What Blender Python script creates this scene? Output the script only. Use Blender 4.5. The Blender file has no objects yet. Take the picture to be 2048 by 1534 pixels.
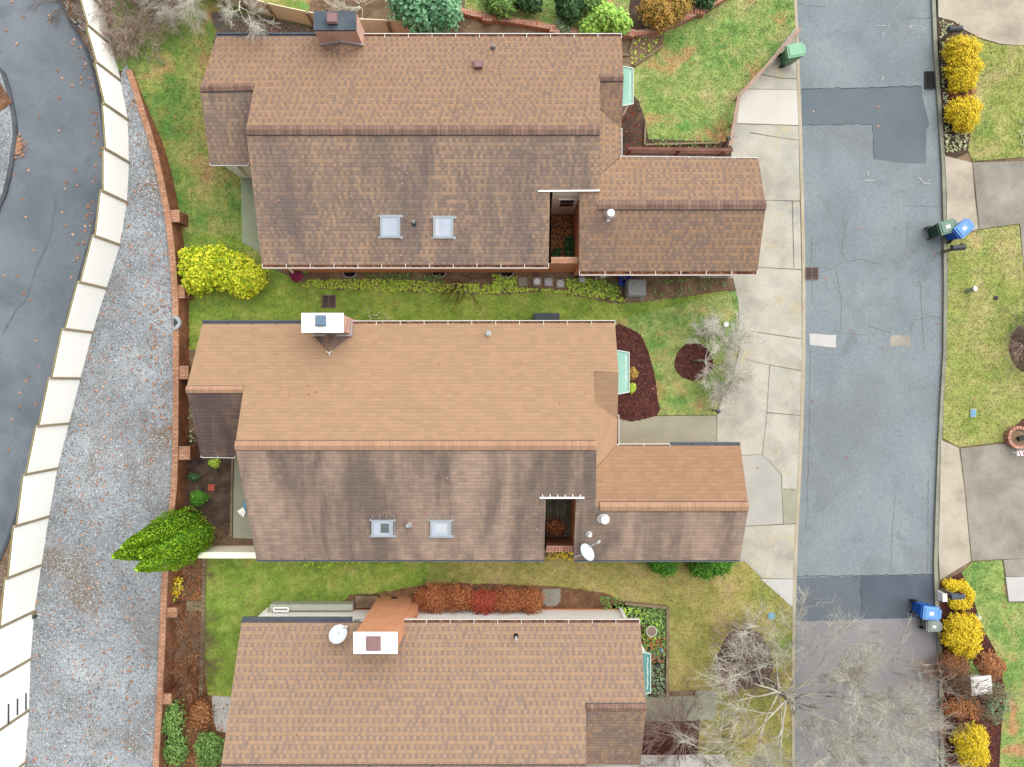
import bpy, bmesh, math, random
import numpy as np
from mathutils import Vector
from mathutils.bvhtree import BVHTree
from mathutils.geometry import tessellate_polygon
random.seed(7); rng = np.random.default_rng(11)
sc = bpy.context.scene
COL = sc.collection
# ------------------------------------------------------------------ camera: drone 29.6 m above the yards, looking straight down
H = 29.6; F = 1421.0
def P(px, py, z=0.0):
    return ((px-1024)/F*(H-z), -(py-767)/F*(H-z), z)
def XY(px, py, z=0.0): return P(px, py, z)[:2]
cam = bpy.data.cameras.new("camera"); cam.sensor_width = 36; cam.lens = F/2048*36
cam.clip_start = .5; cam.clip_end = 3000
co = bpy.data.objects.new("camera", cam); COL.objects.link(co); co.location = (0, 0, H); sc.camera = co
sc.view_settings.view_transform = 'Standard'; sc.view_settings.look = 'None'; sc.view_settings.exposure = 0
# ------------------------------------------------------------------ light
w = bpy.data.worlds.new("World"); sc.world = w; w.use_nodes = True
nt = w.node_tree; bg = nt.nodes['Background']; sky = nt.nodes.new('ShaderNodeTexSky'); sky.sky_type = 'NISHITA'; sky.sun_disc = False
SUN_EL, SUN_AZ = math.radians(52), math.radians(44)
sky.sun_elevation = SUN_EL; sky.sun_rotation = SUN_AZ
hs = nt.nodes.new('ShaderNodeHueSaturation'); hs.inputs['Saturation'].default_value = .22
nt.links.new(sky.outputs[0], hs.inputs['Color']); nt.links.new(hs.outputs[0], bg.inputs[0]); bg.inputs[1].default_value = 0.15
sl = bpy.data.lights.new("sun", 'SUN'); sl.energy = 6.0; sl.angle = math.radians(95); sl.color = (1, .975, .935)
so = bpy.data.objects.new("sun", sl); COL.objects.link(so)
so.rotation_euler = Vector((math.sin(SUN_AZ)*math.cos(SUN_EL), math.cos(SUN_AZ)*math.cos(SUN_EL), math.sin(SUN_EL))).to_track_quat('Z', 'Y').to_euler()
K = 1.69
def lin(c):
    c /= 255.0
    return c/12.92 if c <= .04045 else ((c+.055)/1.055)**2.4
def A(r, g, b):   # albedo that reads as this tone on open level ground
    return (min(lin(r)/K, .88), min(lin(g)/K, .88), min(lin(b)/K, .88), 1)
# ------------------------------------------------------------------ materials
class NM:
    def __init__(s, name, rough=.9, spec=.2):
        s.m = bpy.data.materials.new(name); s.m.use_nodes = True; s.t = s.m.node_tree
        s.b = s.t.nodes['Principled BSDF']; s.b.inputs['Roughness'].default_value = rough
        s.b.inputs['Specular IOR Level'].default_value = spec
    def n(s, typ, ins=None, **kw):
        n = s.t.nodes.new('ShaderNode'+typ)
        for k, v in kw.items(): setattr(n, k, v)
        for k, v in (ins or {}).items():
            if hasattr(v, 'is_output') : s.t.links.new(v, n.inputs[k])
            else: n.inputs[k].default_value = v
        return n
    def math(s, op, a, b=0.0, clamp=False):
        n = s.n('Math', {0: a, 1: b}, operation=op); n.use_clamp = clamp; return n.outputs[0]
    def mix(s, f, a, b, mode='MIX'):
        n = s.n('Mix', data_type='RGBA', blend_type=mode)
        for i, v in ((0, f), (6, a), (7, b)):
            if hasattr(v, 'is_output'): s.t.links.new(v, n.inputs[i])
            else: n.inputs[i].default_value = v
        return n.outputs[2]
    def pos(s, sx=1, sy=1, sz=1):
        g = s.n('NewGeometry').outputs['Position']
        return s.n('Mapping', {'Vector': g, 'Scale': (sx, sy, sz)}).outputs[0]
    def ramp(s, f, stops, interp='LINEAR'):
        r = s.n('ValToRGB', {'Fac': f}); r.color_ramp.interpolation = interp
        e = r.color_ramp.elements
        while len(e) < len(stops): e.new(.5)
        for i, (p, c) in enumerate(stops): e[i].position = p; e[i].color = A(*c) if len(c) == 3 else c
        return r.outputs[0]
    def noise(s, vec, scale, detail=4, rough=.6, dist=0):
        return s.n('TexNoise', {'Vector': vec, 'Scale': scale, 'Detail': detail, 'Roughness': rough, 'Distortion': dist}).outputs['Fac']
    def done(s, colour, bump=None, bs=.3, bd=.02):
        s.t.links.new(colour, s.b.inputs['Base Color'])
        if bump is not None:
            b = s.n('Bump', {'Height': bump, 'Strength': bs, 'Distance': bd}); s.t.links.new(b.outputs[0], s.b.inputs['Normal'])
        return s.m
def grey(v): return (v, v, v, 1)
def mnoise(name, stops, scale=1.0, detail=5, fine=25, famt=.35, island=0.0, rough=.9, spec=.2, st=(1, 1, 1), bump=0, dist=.3, patches=None, mid=0):
    m = NM(name, rough, spec)
    p = m.pos(*st)
    c = m.ramp(m.noise(p, scale, detail, .62, dist), stops)
    for (psc, lo, hi, colr) in (patches or []):
        f = m.n('MapRange', {'Value': m.noise(m.pos(1, 1, 1), psc, 3, .6, .5), 'From Min': lo, 'From Max': hi}).outputs[0]
        c = m.mix(f, c, A(*colr))
    f = m.noise(m.pos(), fine, 2, .7); f2 = m.noise(m.pos(1.1, .9, 1), min(fine, 14)*.75, 2, .8)
    v = m.math('ADD', m.math('MULTIPLY', m.math('SUBTRACT', m.math('ADD', m.math('MULTIPLY', f, .5), m.math('MULTIPLY', f2, .5)), .5), famt*3.2), 1.0)
    if mid:
        v = m.math('MULTIPLY', v, m.math('ADD', 1.0, m.math('MULTIPLY', m.math('SUBTRACT', m.noise(m.pos(), 3.2, 4, .7, .4), .5), mid)))
    if island:
        r = m.n('NewGeometry').outputs['Random Per Island']
        v = m.math('MULTIPLY', v, m.math('ADD', m.math('MULTIPLY', m.math('SUBTRACT', r, .5), island*2), 1.0))
    c = m.mix(1.0, c, m.n('CombineColor', {0: v, 1: v, 2: v}).outputs[0], 'MULTIPLY')
    return m.done(c, f if bump else None, bump)
def misland(name, stops, rough=.8, scale=1.2, big=.25, spec=.2, tint=None):
    m = NM(name, rough, spec)
    r = m.n('NewGeometry').outputs['Random Per Island']
    n = m.noise(m.pos(), scale, 3)
    f = m.math('ADD', m.math('MULTIPLY', r, 1-big), m.math('MULTIPLY', n, big), True)
    c = m.ramp(f, stops)
    if tint:
        t1 = m.n('MapRange', {'Value': m.noise(m.pos(1, .7, 1), .42, 6, .68, .6), 'From Min': .48, 'From Max': .66, 'To Max': .62}).outputs[0]; c = m.mix(t1, c, A(*tint))
        t2 = m.n('MapRange', {'Value': m.noise(m.pos(), .3, 4, .6, .3), 'From Min': .3, 'From Max': .7, 'To Min': .84, 'To Max': 1.2}).outputs[0]; c = m.mix(1.0, c, m.n('CombineColor', {0: t2, 1: t2, 2: t2}).outputs[0], 'MULTIPLY')
    return m.done(c)
def mflat(name, rgb, rough=.6, spec=.3, var=.08, metal=0, scale=4):
    m = NM(name, rough, spec); m.b.inputs['Metallic'].default_value = metal
    n = m.noise(m.pos(), scale, 4)
    v = m.math('ADD', m.math('MULTIPLY', m.math('SUBTRACT', n, .5), var*4), 1.0)
    return m.done(m.mix(1.0, A(*rgb), m.n('CombineColor', {0: v, 1: v, 2: v}).outputs[0], 'MULTIPLY'))
def mshingle(name, ca, cb, bias=.5, tab=.15, rowamt=.25, line=.35, stain=0, stcol=(92, 84, 86), stlo=.5, sthi=.65, vary=.12, expo=.143, grit=.18, big=.5, parity=0.0):
    m = NM(name, .95, .1)
    uv = m.n('UVMap').outputs[0]; sp = m.n('SeparateXYZ', {0: uv})
    u, v = sp.outputs[0], sp.outputs[1]
    rv = m.math('DIVIDE', v, expo); row = m.math('FLOOR', rv); fr = m.math('SUBTRACT', rv, row)
    wr = m.n('TexWhiteNoise', {'W': row}, noise_dimensions='1D').outputs[0]
    cu = m.math('ADD', m.math('DIVIDE', u, tab), m.math('MULTIPLY', wr, 7.3)); cell = m.math('FLOOR', cu)
    cv = m.n('CombineXYZ', {0: cell, 1: row, 2: 0.0}).outputs[0]
    wn = m.n('TexWhiteNoise', {'Vector': cv}, noise_dimensions='2D')
    bigf = m.noise(m.pos(), .55, 3)
    par = m.math('MODULO', m.math('ADD', row, 1000.0), 2.0)
    s = m.math('ADD', m.math('ADD', m.math('MULTIPLY', wn.outputs[0], .62), .19), m.math('MULTIPLY', m.math('SUBTRACT', wr, .5), rowamt*.4)); s = m.math('ADD', s, m.math('MULTIPLY', m.math('SUBTRACT', par, .5), parity*.5))
    cp_ = m.math('MODULO', m.math('ADD', cell, 4000.0), 2.0); s = m.math('ADD', s, m.math('MULTIPLY', m.math('MULTIPLY', m.math('SUBTRACT', cp_, .5), par), parity*1.3))
    s = m.math('ADD', s, m.math('MULTIPLY', m.math('SUBTRACT', bigf, .5), big*2))
    f = m.n('MapRange', {'Value': s, 'From Min': bias-.14, 'From Max': bias+.14}).outputs[0]
    c = m.mix(f, A(*ca), A(*cb))
    # per tab and grit variation
    sc2 = m.n('SeparateColor', {0: wn.outputs[1]}).outputs[1]
    g = m.noise(m.pos(), 45, 1, .6)
    val = m.math('ADD', 1.0, m.math('ADD', m.math('MULTIPLY', m.math('SUBTRACT', sc2, .5), vary*2), m.math('MULTIPLY', m.math('SUBTRACT', g, .5), grit*2)))
    # butt-edge shadow painted along each course, plus dark tab joints
    ln = m.math('LESS_THAN', fr, .17)
    jt = m.math('LESS_THAN', m.math('SUBTRACT', cu, cell), .07/(tab/.15))
    e = m.math('MULTIPLY', m.math('MAXIMUM', ln, m.math('MULTIPLY', jt, .45)), line)
    val = m.math('MULTIPLY', val, m.math('SUBTRACT', 1.0, e))
    if stain:
        st = m.noise(m.pos(.8, .2, .1), 1.05, 6, .6, .35)
        mk = m.n('MapRange', {'Value': st, 'From Min': stlo, 'From Max': sthi}).outputs[0]
        st2 = m.noise(m.pos(2.6, .35, .2), 1.4, 5, .65, .3)
        mk = m.math('MULTIPLY', m.math('ADD', mk, m.math('MULTIPLY', m.math('SUBTRACT', st2, .5), .85), True), stain)
        c = m.mix(mk, c, A(*stcol))
    c = m.mix(1.0, c, m.n('CombineColor', {0: val, 1: val, 2: val}).outputs[0], 'MULTIPLY')
    return m.done(c, fr, .25, .012)
def mbrick(name, c1, c2, mortar, bw=.21, bh=.072, ms=.010, dark=.25):
    m = NM(name, .9, .15)
    uv = m.n('UVMap').outputs[0]
    b = m.n('TexBrick', {'Vector': uv, 'Color1': A(*c1), 'Color2': A(*c2), 'Mortar': A(*mortar), 'Scale': 1.0, 'Mortar Size': ms, 'Brick Width': bw, 'Row Height': bh, 'Bias': 0.0})
    n = m.noise(m.pos(), 1.6, 5); v = m.math('ADD', m.math('MULTIPLY', m.math('SUBTRACT', n, .5), dark*4), 1.0)
    return m.done(m.mix(1.0, b.outputs[0], m.n('CombineColor', {0: v, 1: v, 2: v}).outputs[0], 'MULTIPLY'))
def mboards(name, c, width=.14, line=.3, axis=0, var=.1):
    m = NM(name, .8, .2); uv = m.n('UVMap').outputs[0]; u = m.n('SeparateXYZ', {0: uv}).outputs[axis]
    q = m.math('DIVIDE', u, width); fl = m.math('FLOOR', q); fr = m.math('SUBTRACT', q, fl)
    wn = m.n('TexWhiteNoise', {'W': fl}, noise_dimensions='1D').outputs[0]
    n = m.noise(m.pos(1, 1, .4), 2.5, 5)
    v = m.math('ADD', 1.0, m.math('ADD', m.math('MULTIPLY', m.math('SUBTRACT', wn, .5), var), m.math('MULTIPLY', m.math('SUBTRACT', n, .5), var*3)))
    v = m.math('MULTIPLY', v, m.math('SUBTRACT', 1.0, m.math('MULTIPLY', m.math('LESS_THAN', fr, .13), line)))
    return m.done(m.mix(1.0, A(*c), m.n('CombineColor', {0: v, 1: v, 2: v}).outputs[0], 'MULTIPLY'))
def mglass(name, c, rough=.08):
    m = NM(name, rough, .6)
    n = m.noise(m.pos(), 1.5, 2)
    return m.done(m.ramp(n, [(.3, c), (.7, tuple(min(255, x+18) for x in c))]))

M = {}
M['soil'] = mnoise('soil', [(.25, (98, 78, 62)), (.5, (140, 116, 92)), (.75, (172, 152, 122))], 1.6, 6, 20, .4, bump=.4)
M['field'] = mnoise('rough_field', [(.3, (110, 104, 66)), (.55, (142, 138, 88)), (.75, (160, 140, 104))], .35, 6, 12, .3)
M['soil_dark'] = mnoise('soil_dark', [(.3, (62, 50, 44)), (.55, (96, 78, 66)), (.8, (128, 108, 88))], 2.2, 6, 22, .4, bump=.4)
M['litter_ground'] = mnoise('litter_ground', [(.25, (96, 66, 46)), (.5, (134, 98, 72)), (.75, (172, 128, 98))], 2.4, 6, 20, .5, bump=.4)
M['path_dark'] = mnoise('path_dark', [(.3, (96, 92, 90)), (.55, (124, 116, 108)), (.75, (144, 118, 84))], 1.6, 6, 18, .45)
M['mulch'] = mnoise('mulch', [(.3, (72, 38, 36)), (.55, (98, 56, 50)), (.8, (124, 76, 66))], 5, 6, 30, .45, bump=.5)
M['mulch_chip'] = misland('mulch_chip', [(0, (62, 32, 30)), (.5, (100, 58, 52)), (1, (142, 92, 80))])
GR = {
 'a': dict(stops=[(.28, (98, 146, 72)), (.42, (128, 160, 78)), (.54, (168, 175, 97)), (.7, (200, 181, 126))], scale=.9, patches=[(.5, .58, .72, (202, 154, 112)), (.8, .58, .72, (109, 167, 84))]),
 'b': dict(stops=[(.28, (118, 154, 63)), (.45, (145, 173, 72)), (.58, (167, 185, 87)), (.74, (197, 189, 108))], scale=.8, patches=[(.5, .6, .78, (177, 180, 97))]),
 'c': dict(stops=[(.28, (149, 154, 82)), (.43, (172, 167, 93)), (.56, (191, 177, 108)), (.72, (200, 173, 126))], scale=.7, patches=[(.35, .57, .72, (138, 156, 76))]),
 'd': dict(stops=[(.28, (140, 162, 82)), (.43, (164, 175, 93)), (.56, (181, 181, 110)), (.72, (204, 185, 131))], scale=.75, patches=[(.6, .6, .78, (130, 162, 78))]),
 'e': dict(stops=[(.28, (113, 156, 80)), (.42, (140, 173, 91)), (.54, (168, 185, 108)), (.7, (198, 188, 131))], scale=.8, patches=[(.9, .56, .7, (113, 162, 80)), (.55, .55, .68, (210, 162, 114))]),
}
for k, v in GR.items():
    M['grass_'+k] = mnoise('grass_'+k, v['stops'], v['scale'], 6, 16, .24, patches=v['patches'], bump=.3, mid=1.1)
    M['blade_'+k] = mnoise('blade_'+k, v['stops'], v['scale'], 6, 9, .12, mid=1.1, island=.24, patches=v['patches'], rough=.8)
M['asphalt'] = mnoise('asphalt', [(.25, (128, 139, 144)), (.5, (146, 157, 162)), (.75, (161, 170, 174))], .35, 5, 22, .34, patches=[(.22, .52, .66, (140, 146, 149)), (.9, .58, .7, (136, 145, 150))], st=(1, .6, 1), bump=.15)
M['asphalt_left'] = mnoise('asphalt_left', [(.25, (112, 121, 128)), (.5, (132, 141, 148)), (.75, (144, 151, 159))], .3, 5, 22, .22, patches=[(.18, .52, .66, (110, 118, 127)), (.7, .58, .7, (120, 129, 137))], bump=.15)
M['asphalt_patch'] = mnoise('asphalt_patch', [(.3, (112, 123, 131)), (.7, (122, 132, 140))], .8, 5, 22, .13)
M['asphalt_new'] = mnoise('asphalt_new', [(.3, (84, 92, 104)), (.7, (104, 113, 125))], .5, 5, 22, .12, rough=.6)
M['asphalt_mid'] = mnoise('asphalt_mid', [(.3, (106, 114, 124)), (.7, (120, 128, 137))], .5, 5, 22, .12)
M['asphalt_worn'] = mnoise('asphalt_worn', [(.3, (146, 144, 146)), (.7, (166, 163, 163))], .5, 5, 20, .15)
M['tar_seam'] = mflat('tar_seam', (62, 68, 76), .8)
M['crack'] = mflat('crack', (118, 122, 124), .9, var=.2)
M['joint'] = mnoise('joint', [(.3, (104, 96, 72)), (.7, (150, 138, 108))], 2, 4, 20, .3)
M['paint'] = mnoise('worn_paint', [(.35, (165, 174, 182)), (.6, (222, 226, 228))], 6, 4, 30, .2)
M['concrete'] = mnoise('concrete', [(.28, (172, 168, 156)), (.5, (200, 196, 182)), (.72, (218, 213, 200))], .8, 8, 22, .17, patches=[(.4, .53, .68, (180, 180, 174)), (1.3, .58, .7, (206, 194, 166))], bump=.1)
M['concrete_light'] = mnoise('concrete_light', [(.3, (220, 214, 205)), (.7, (231, 226, 217))], .6, 5, 22, .06)
M['concrete_grey'] = mnoise('concrete_grey', [(.3, (182, 181, 174)), (.7, (200, 198, 190))], .6, 6, 22, .12)
M['concrete_green'] = mnoise('concrete_green', [(.3, (164, 164, 144)), (.7, (186, 184, 164))], .6, 6, 25, .18)
M['concrete_pale'] = mnoise('concrete_pale', [(.3, (206, 204, 200)), (.7, (220, 218, 214))], .9, 6, 22, .08)
M['concrete_tan'] = mnoise('concrete_tan', [(.28, (166, 156, 140)), (.5, (200, 189, 171)), (.75, (217, 207, 190))], .8, 8, 22, .16)
M['concrete_dark'] = mnoise('concrete_dark', [(.25, (136, 130, 120)), (.5, (166, 160, 148)), (.75, (188, 181, 168))], .8, 7, 22, .16)
M['concrete_moss'] = mnoise('concrete_moss', [(.3, (160, 174, 140)), (.7, (184, 192, 164))], .9, 6, 22, .1)
M['kerb'] = mnoise('kerb', [(.3, (140, 144, 128)), (.7, (176, 176, 158))], 1.2, 6, 20, .2)
M['kerb_tan'] = mnoise('kerb_tan', [(.3, (184, 172, 146)), (.7, (206, 196, 172))], 1.2, 6, 20, .12)
M['kerb_asphalt'] = mnoise('kerb_asphalt', [(.3, (84, 88, 94)), (.7, (112, 116, 122))], 1.2, 6, 20, .2)
M['gravel'] = mnoise('gravel', [(.25, (126, 126, 128)), (.5, (162, 167, 172)), (.75, (200, 206, 210))], .5, 6, 16, .6, patches=[(.35, .54, .7, (140, 122, 100))], bump=.5)
M['stone'] = misland('stone', [(0, (74, 76, 80)), (.2, (120, 123, 127)), (.4, (154, 160, 164)), (.62, (184, 191, 196)), (.84, (216, 222, 226)), (.9, (158, 126, 106)), (1, (196, 160, 136))], .85, .6, .25, tint=(116, 98, 80))
M['leaf_dry'] = misland('leaf_dry', [(0, (146, 98, 72)), (.4, (190, 136, 106)), (.75, (220, 172, 144)), (1, (232, 204, 180))], .8)
M['leaf_red'] = misland('leaf_red', [(0, (88, 34, 22)), (.4, (138, 56, 34)), (.75, (178, 84, 46)), (1, (212, 136, 68))], .8)
M['brick_cap'] = mbrick('brick_cap', (226, 172, 140), (192, 134, 102), (168, 136, 112), .24, .095, .016)
M['brick_face'] = mbrick('brick_face', (182, 120, 88), (150, 94, 66), (146, 112, 90), dark=.45)
M['brick_house'] = mbrick('brick_house', (250, 168, 118), (232, 146, 96), (232, 196, 166), dark=.12)
M['brick_red'] = mbrick('brick_red', (224, 130, 100), (240, 172, 140), (244, 226, 212), .11, .075, .014)
M['brick_path'] = mbrick('brick_path', (214, 146, 124), (192, 110, 86), (210, 190, 168), .12, .22, .016)
M['shingle_speckled'] = mshingle('shingle_speckled', (174, 141, 114), (148, 125, 112), .5, .112, .3, .16, big=.32, parity=.75, vary=.07)
M['shingle_speckled_south'] = mshingle('shingle_speckled_south', (192, 161, 135), (162, 141, 127), .46, .115, .3, .26, parity=.5, vary=.08, stain=.72, stcol=(120, 112, 112), stlo=.42, sthi=.68)  # sun shading offset in the colour: base paler than the north copy, stains real
M['shingle_plain'] = mshingle('shingle_plain', (186, 152, 122), (172, 149, 124), .9, .3, .3, .13, vary=.06, grit=.1, big=.3)
M['shingle_plain_south'] = mshingle('shingle_plain_south', (198, 170, 150), (182, 160, 144), .6, .3, .3, .24, stain=.86, stcol=(128, 114, 106), stlo=.40, sthi=.62, vary=.07, grit=.1, big=.3)  # base colour raised to make up for dimmer light on this slope, stains real
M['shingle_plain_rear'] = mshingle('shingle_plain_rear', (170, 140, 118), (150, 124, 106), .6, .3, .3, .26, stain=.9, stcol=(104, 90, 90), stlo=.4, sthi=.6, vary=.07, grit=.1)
M['ridge_dark'] = mboards('ridge_dark', (150, 120, 106), .15, .4, 0, .35)
M['ridge_plain'] = mboards('ridge_plain', (194, 154, 124), .15, .10, 0, .14)
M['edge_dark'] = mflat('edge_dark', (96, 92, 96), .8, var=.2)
M['white'] = mflat('white_paint', (300, 300, 295), .5, var=.02)
M['cream'] = mflat('cream_siding', (296, 288, 262), .7, var=.03)
M['gutter_white'] = mflat('gutter_white', (246, 242, 236), .45, var=.04)
M['gutter_grey'] = mflat('gutter_grey', (96, 102, 112), .5, var=.12)
M['gutter_trough'] = mnoise('gutter_trough', [(.35, (72, 52, 44)), (.55, (150, 96, 66)), (.75, (184, 168, 150))], 6, 4, 20, .5)
M['fence_panel'] = mboards('fence_panel', (312, 308, 298), .15, .03, 0, .02)
M['fence_panel'].node_tree.nodes['Principled BSDF'].inputs['Base Color']
M['fence_panel_far'] = mboards('fence_panel_far', (290, 278, 244), .10, .12, 0, .05)
M['fence_wood'] = mnoise('fence_wood', [(.3, (158, 144, 118)), (.7, (188, 172, 142))], 2, 5, 20, .25)
M['fence_rail'] = mnoise('fence_rail', [(.3, (148, 140, 92)), (.7, (184, 172, 128))], 1.5, 5, 20, .25)
M['rail_wood'] = mnoise('rail_wood', [(.3, (176, 146, 128)), (.7, (206, 178, 160))], 1.5, 5, 20, .15)
M['pergola_wood'] = mnoise('pergola_wood', [(.3, (120, 84, 74)), (.7, (150, 110, 98))], 2, 5, 20, .2)
M['timber'] = mnoise('timber', [(.3, (130, 112, 88)), (.7, (172, 154, 124))], 2, 5, 20, .2)
M['deck'] = mboards('deck', (124, 124, 104), .14, .6, 0, .5)
M['slate'] = mnoise('slate', [(.3, (84, 94, 104)), (.7, (108, 118, 128))], 2, 4, 20, .15)
M['flue_brown'] = mflat('flue_brown', (158, 122, 122), .6, var=.1)
M['flue_blue'] = mflat('flue_blue', (112, 140, 164), .4, var=.06)
M['flashing'] = mflat('flashing', (190, 178, 176), .5, var=.12)
M['skylight_frame'] = mflat('skylight_frame', (196, 204, 212), .35, var=.05)
M['skylight_glass'] = mglass('skylight_glass', (206, 218, 234), .1)
M['skylight_shade'] = mglass('skylight_shade', (228, 232, 240), .3)
M['skylight_dark'] = mglass('skylight_dark', (112, 126, 122), .1)
M['glass_dark'] = mglass('glass_dark', (40, 52, 56))
M['glass_mid'] = mglass('glass_mid', (190, 198, 204))
M['copper'] = mnoise('copper_green', [(.3, (146, 196, 180)), (.7, (164, 210, 194))], 1.5, 4, 20, .06, rough=.5)
M['copper_dark'] = mnoise('copper_dark', [(.3, (90, 148, 146)), (.7, (112, 166, 160))], 1.5, 4, 20, .06, rough=.5)
M['copper_seam'] = mflat('copper_seam', (222, 236, 228), .5)
M['vent_white'] = mflat('vent_white', (244, 244, 244), .4, var=.02)
M['vent_dark'] = mflat('vent_dark', (64, 70, 76), .5)
M['vent_metal'] = mflat('vent_metal', (186, 190, 192), .35)
M['dish'] = mflat('dish_grey', (228, 236, 240), .4, var=.02)
M['dish_arm'] = mflat('dish_arm', (226, 226, 222), .4)
M['black'] = mflat('black_plastic', (34, 36, 40), .5)
M['grate'] = mflat('grate_iron', (126, 106, 96), .7, var=.15)
M['grate_dark'] = mflat('grate_dark', (58, 54, 56), .7, var=.15)
M['pit'] = mflat('drain_pit', (38, 32, 34), .9)
M['bin_green'] = mflat('bin_green', (92, 148, 104), .4, var=.04)
M['bin_green_lid'] = mflat('bin_green_lid', (150, 206, 168), .4, var=.04)
M['bin_dark'] = mflat('bin_dark', (44, 78, 60), .4, var=.04)
M['bin_dark_lid'] = mflat('bin_dark_lid', (118, 152, 132), .4, var=.04)
M['bin_blue'] = mflat('bin_blue', (36, 112, 220), .4, var=.04)
M['bin_blue_lid'] = mflat('bin_blue_lid', (112, 170, 240), .35, var=.04)
M['box_blue'] = mflat('box_blue', (50, 100, 250), .4, var=.05)
M['bin_grey'] = mflat('bin_grey', (150, 160, 152), .4, var=.05)
M['ac_grey'] = mflat('ac_grey', (150, 155, 152), .45, var=.05)
M['ac_dark'] = mflat('ac_dark', (104, 110, 110), .5, var=.05)
M['cover_black'] = mflat('cover_black', (62, 70, 78), .6, var=.08)
M['pad'] = mflat('pad', (206, 208, 192), .8)
M['metal'] = mflat('metal', (196, 200, 206), .35, var=.05)
M['brown_pot'] = mflat('brown_pot', (150, 128, 112), .8)
M['red_tile'] = mflat('red_tile', (190, 92, 72), .8)
M['blue_thing'] = mflat('blue_plastic', (120, 172, 200), .5)
M['util_green'] = mflat('utility_green', (176, 200, 172), .5)
M['red_paint'] = mflat('red_paint', (184, 64, 70), .5)
M['bark'] = mnoise('bark', [(.3, (88, 74, 62)), (.7, (126, 112, 94))], 3, 5, 20, .3)
M['bark_lichen'] = mnoise('bark_lichen', [(.38, (84, 72, 62)), (.52, (130, 122, 104)), (.64, (196, 204, 168))], 3.2, 5, 18, .3)
M['twig_lichen'] = mnoise('twig_lichen', [(.34, (120, 104, 94)), (.44, (204, 194, 182)), (.54, (244, 240, 224)), (.72, (234, 242, 196))], 1.5, 5, 9, .35, island=.2)
M['twig_pale'] = mnoise('twig_pale', [(.3, (214, 206, 190)), (.5, (252, 248, 232)), (.7, (272, 270, 256))], 2, 5, 12, .25, island=.15)
M['twig_brown'] = mnoise('twig_brown', [(.3, (140, 110, 92)), (.7, (196, 166, 140))], 2, 5, 12, .3, island=.25)
M['twig_purple'] = mnoise('twig_purple', [(.3, (148, 118, 110)), (.7, (206, 180, 166))], 2, 5, 12, .3, island=.25)
M['twig_red'] = mnoise('twig_red', [(.3, (98, 52, 38)), (.7, (158, 88, 58))], 2, 5, 12, .3, island=.25)
M['straw'] = misland('straw', [(0, (158, 128, 84)), (1, (214, 186, 132))])
def leafmat(k, stops): M[k] = misland(k, [(p, tuple(min(255, x*1.13+8) for x in c)) for p, c in stops], .7, 1.5, .35)
leafmat('leaf_yellowgreen', [(0, (70, 108, 14)), (.3, (130, 158, 22)), (.55, (196, 200, 34)), (.8, (230, 220, 60)), (1, (242, 234, 96))])
leafmat('leaf_gold', [(0, (120, 92, 20)), (.15, (190, 156, 22)), (.5, (220, 186, 30)), (1, (236, 210, 62))])
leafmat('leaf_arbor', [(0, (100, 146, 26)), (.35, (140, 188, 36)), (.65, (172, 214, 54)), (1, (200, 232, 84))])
leafmat('leaf_arbor_bright', [(0, (96, 140, 16)), (.5, (140, 184, 30)), (1, (172, 208, 56))])
leafmat('leaf_conifer', [(0, (52, 98, 68)), (.35, (86, 142, 98)), (.7, (134, 186, 138)), (1, (176, 214, 168))])
leafmat('leaf_dark', [(0, (20, 44, 24)), (.5, (46, 82, 44)), (1, (92, 128, 76))])
leafmat('leaf_mid', [(0, (60, 96, 44)), (.4, (96, 134, 62)), (.8, (134, 168, 88)), (1, (166, 190, 112))])
leafmat('leaf_lime', [(0, (84, 128, 44)), (.4, (132, 180, 72)), (.8, (176, 214, 96)), (1, (206, 226, 116))])
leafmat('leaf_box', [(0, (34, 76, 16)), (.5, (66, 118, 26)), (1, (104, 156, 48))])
leafmat('leaf_orange', [(0, (96, 98, 40)), (.35, (148, 130, 54)), (.7, (190, 140, 70)), (1, (214, 150, 92))])
leafmat('leaf_barberry', [(0, (84, 54, 34)), (.35, (136, 78, 50)), (.6, (172, 98, 62)), (.8, (196, 130, 74)), (1, (206, 160, 96))])
leafmat('leaf_barberry_red', [(0, (112, 44, 32)), (.5, (164, 68, 48)), (1, (204, 104, 72))])
leafmat('leaf_wine', [(0, (96, 22, 52)), (1, (166, 52, 96))])
leafmat('leaf_rust', [(0, (92, 62, 40)), (.5, (156, 98, 60)), (1, (196, 140, 92))])
leafmat('leaf_pale', [(0, (112, 124, 84)), (.5, (164, 172, 124)), (1, (204, 206, 164))])
leafmat('leaf_cover', [(0, (104, 140, 40)), (.5, (164, 194, 64)), (1, (206, 222, 96))])
leafmat('leaf_sage', [(0, (74, 98, 70)), (.5, (116, 142, 104)), (1, (158, 176, 136))])

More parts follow.
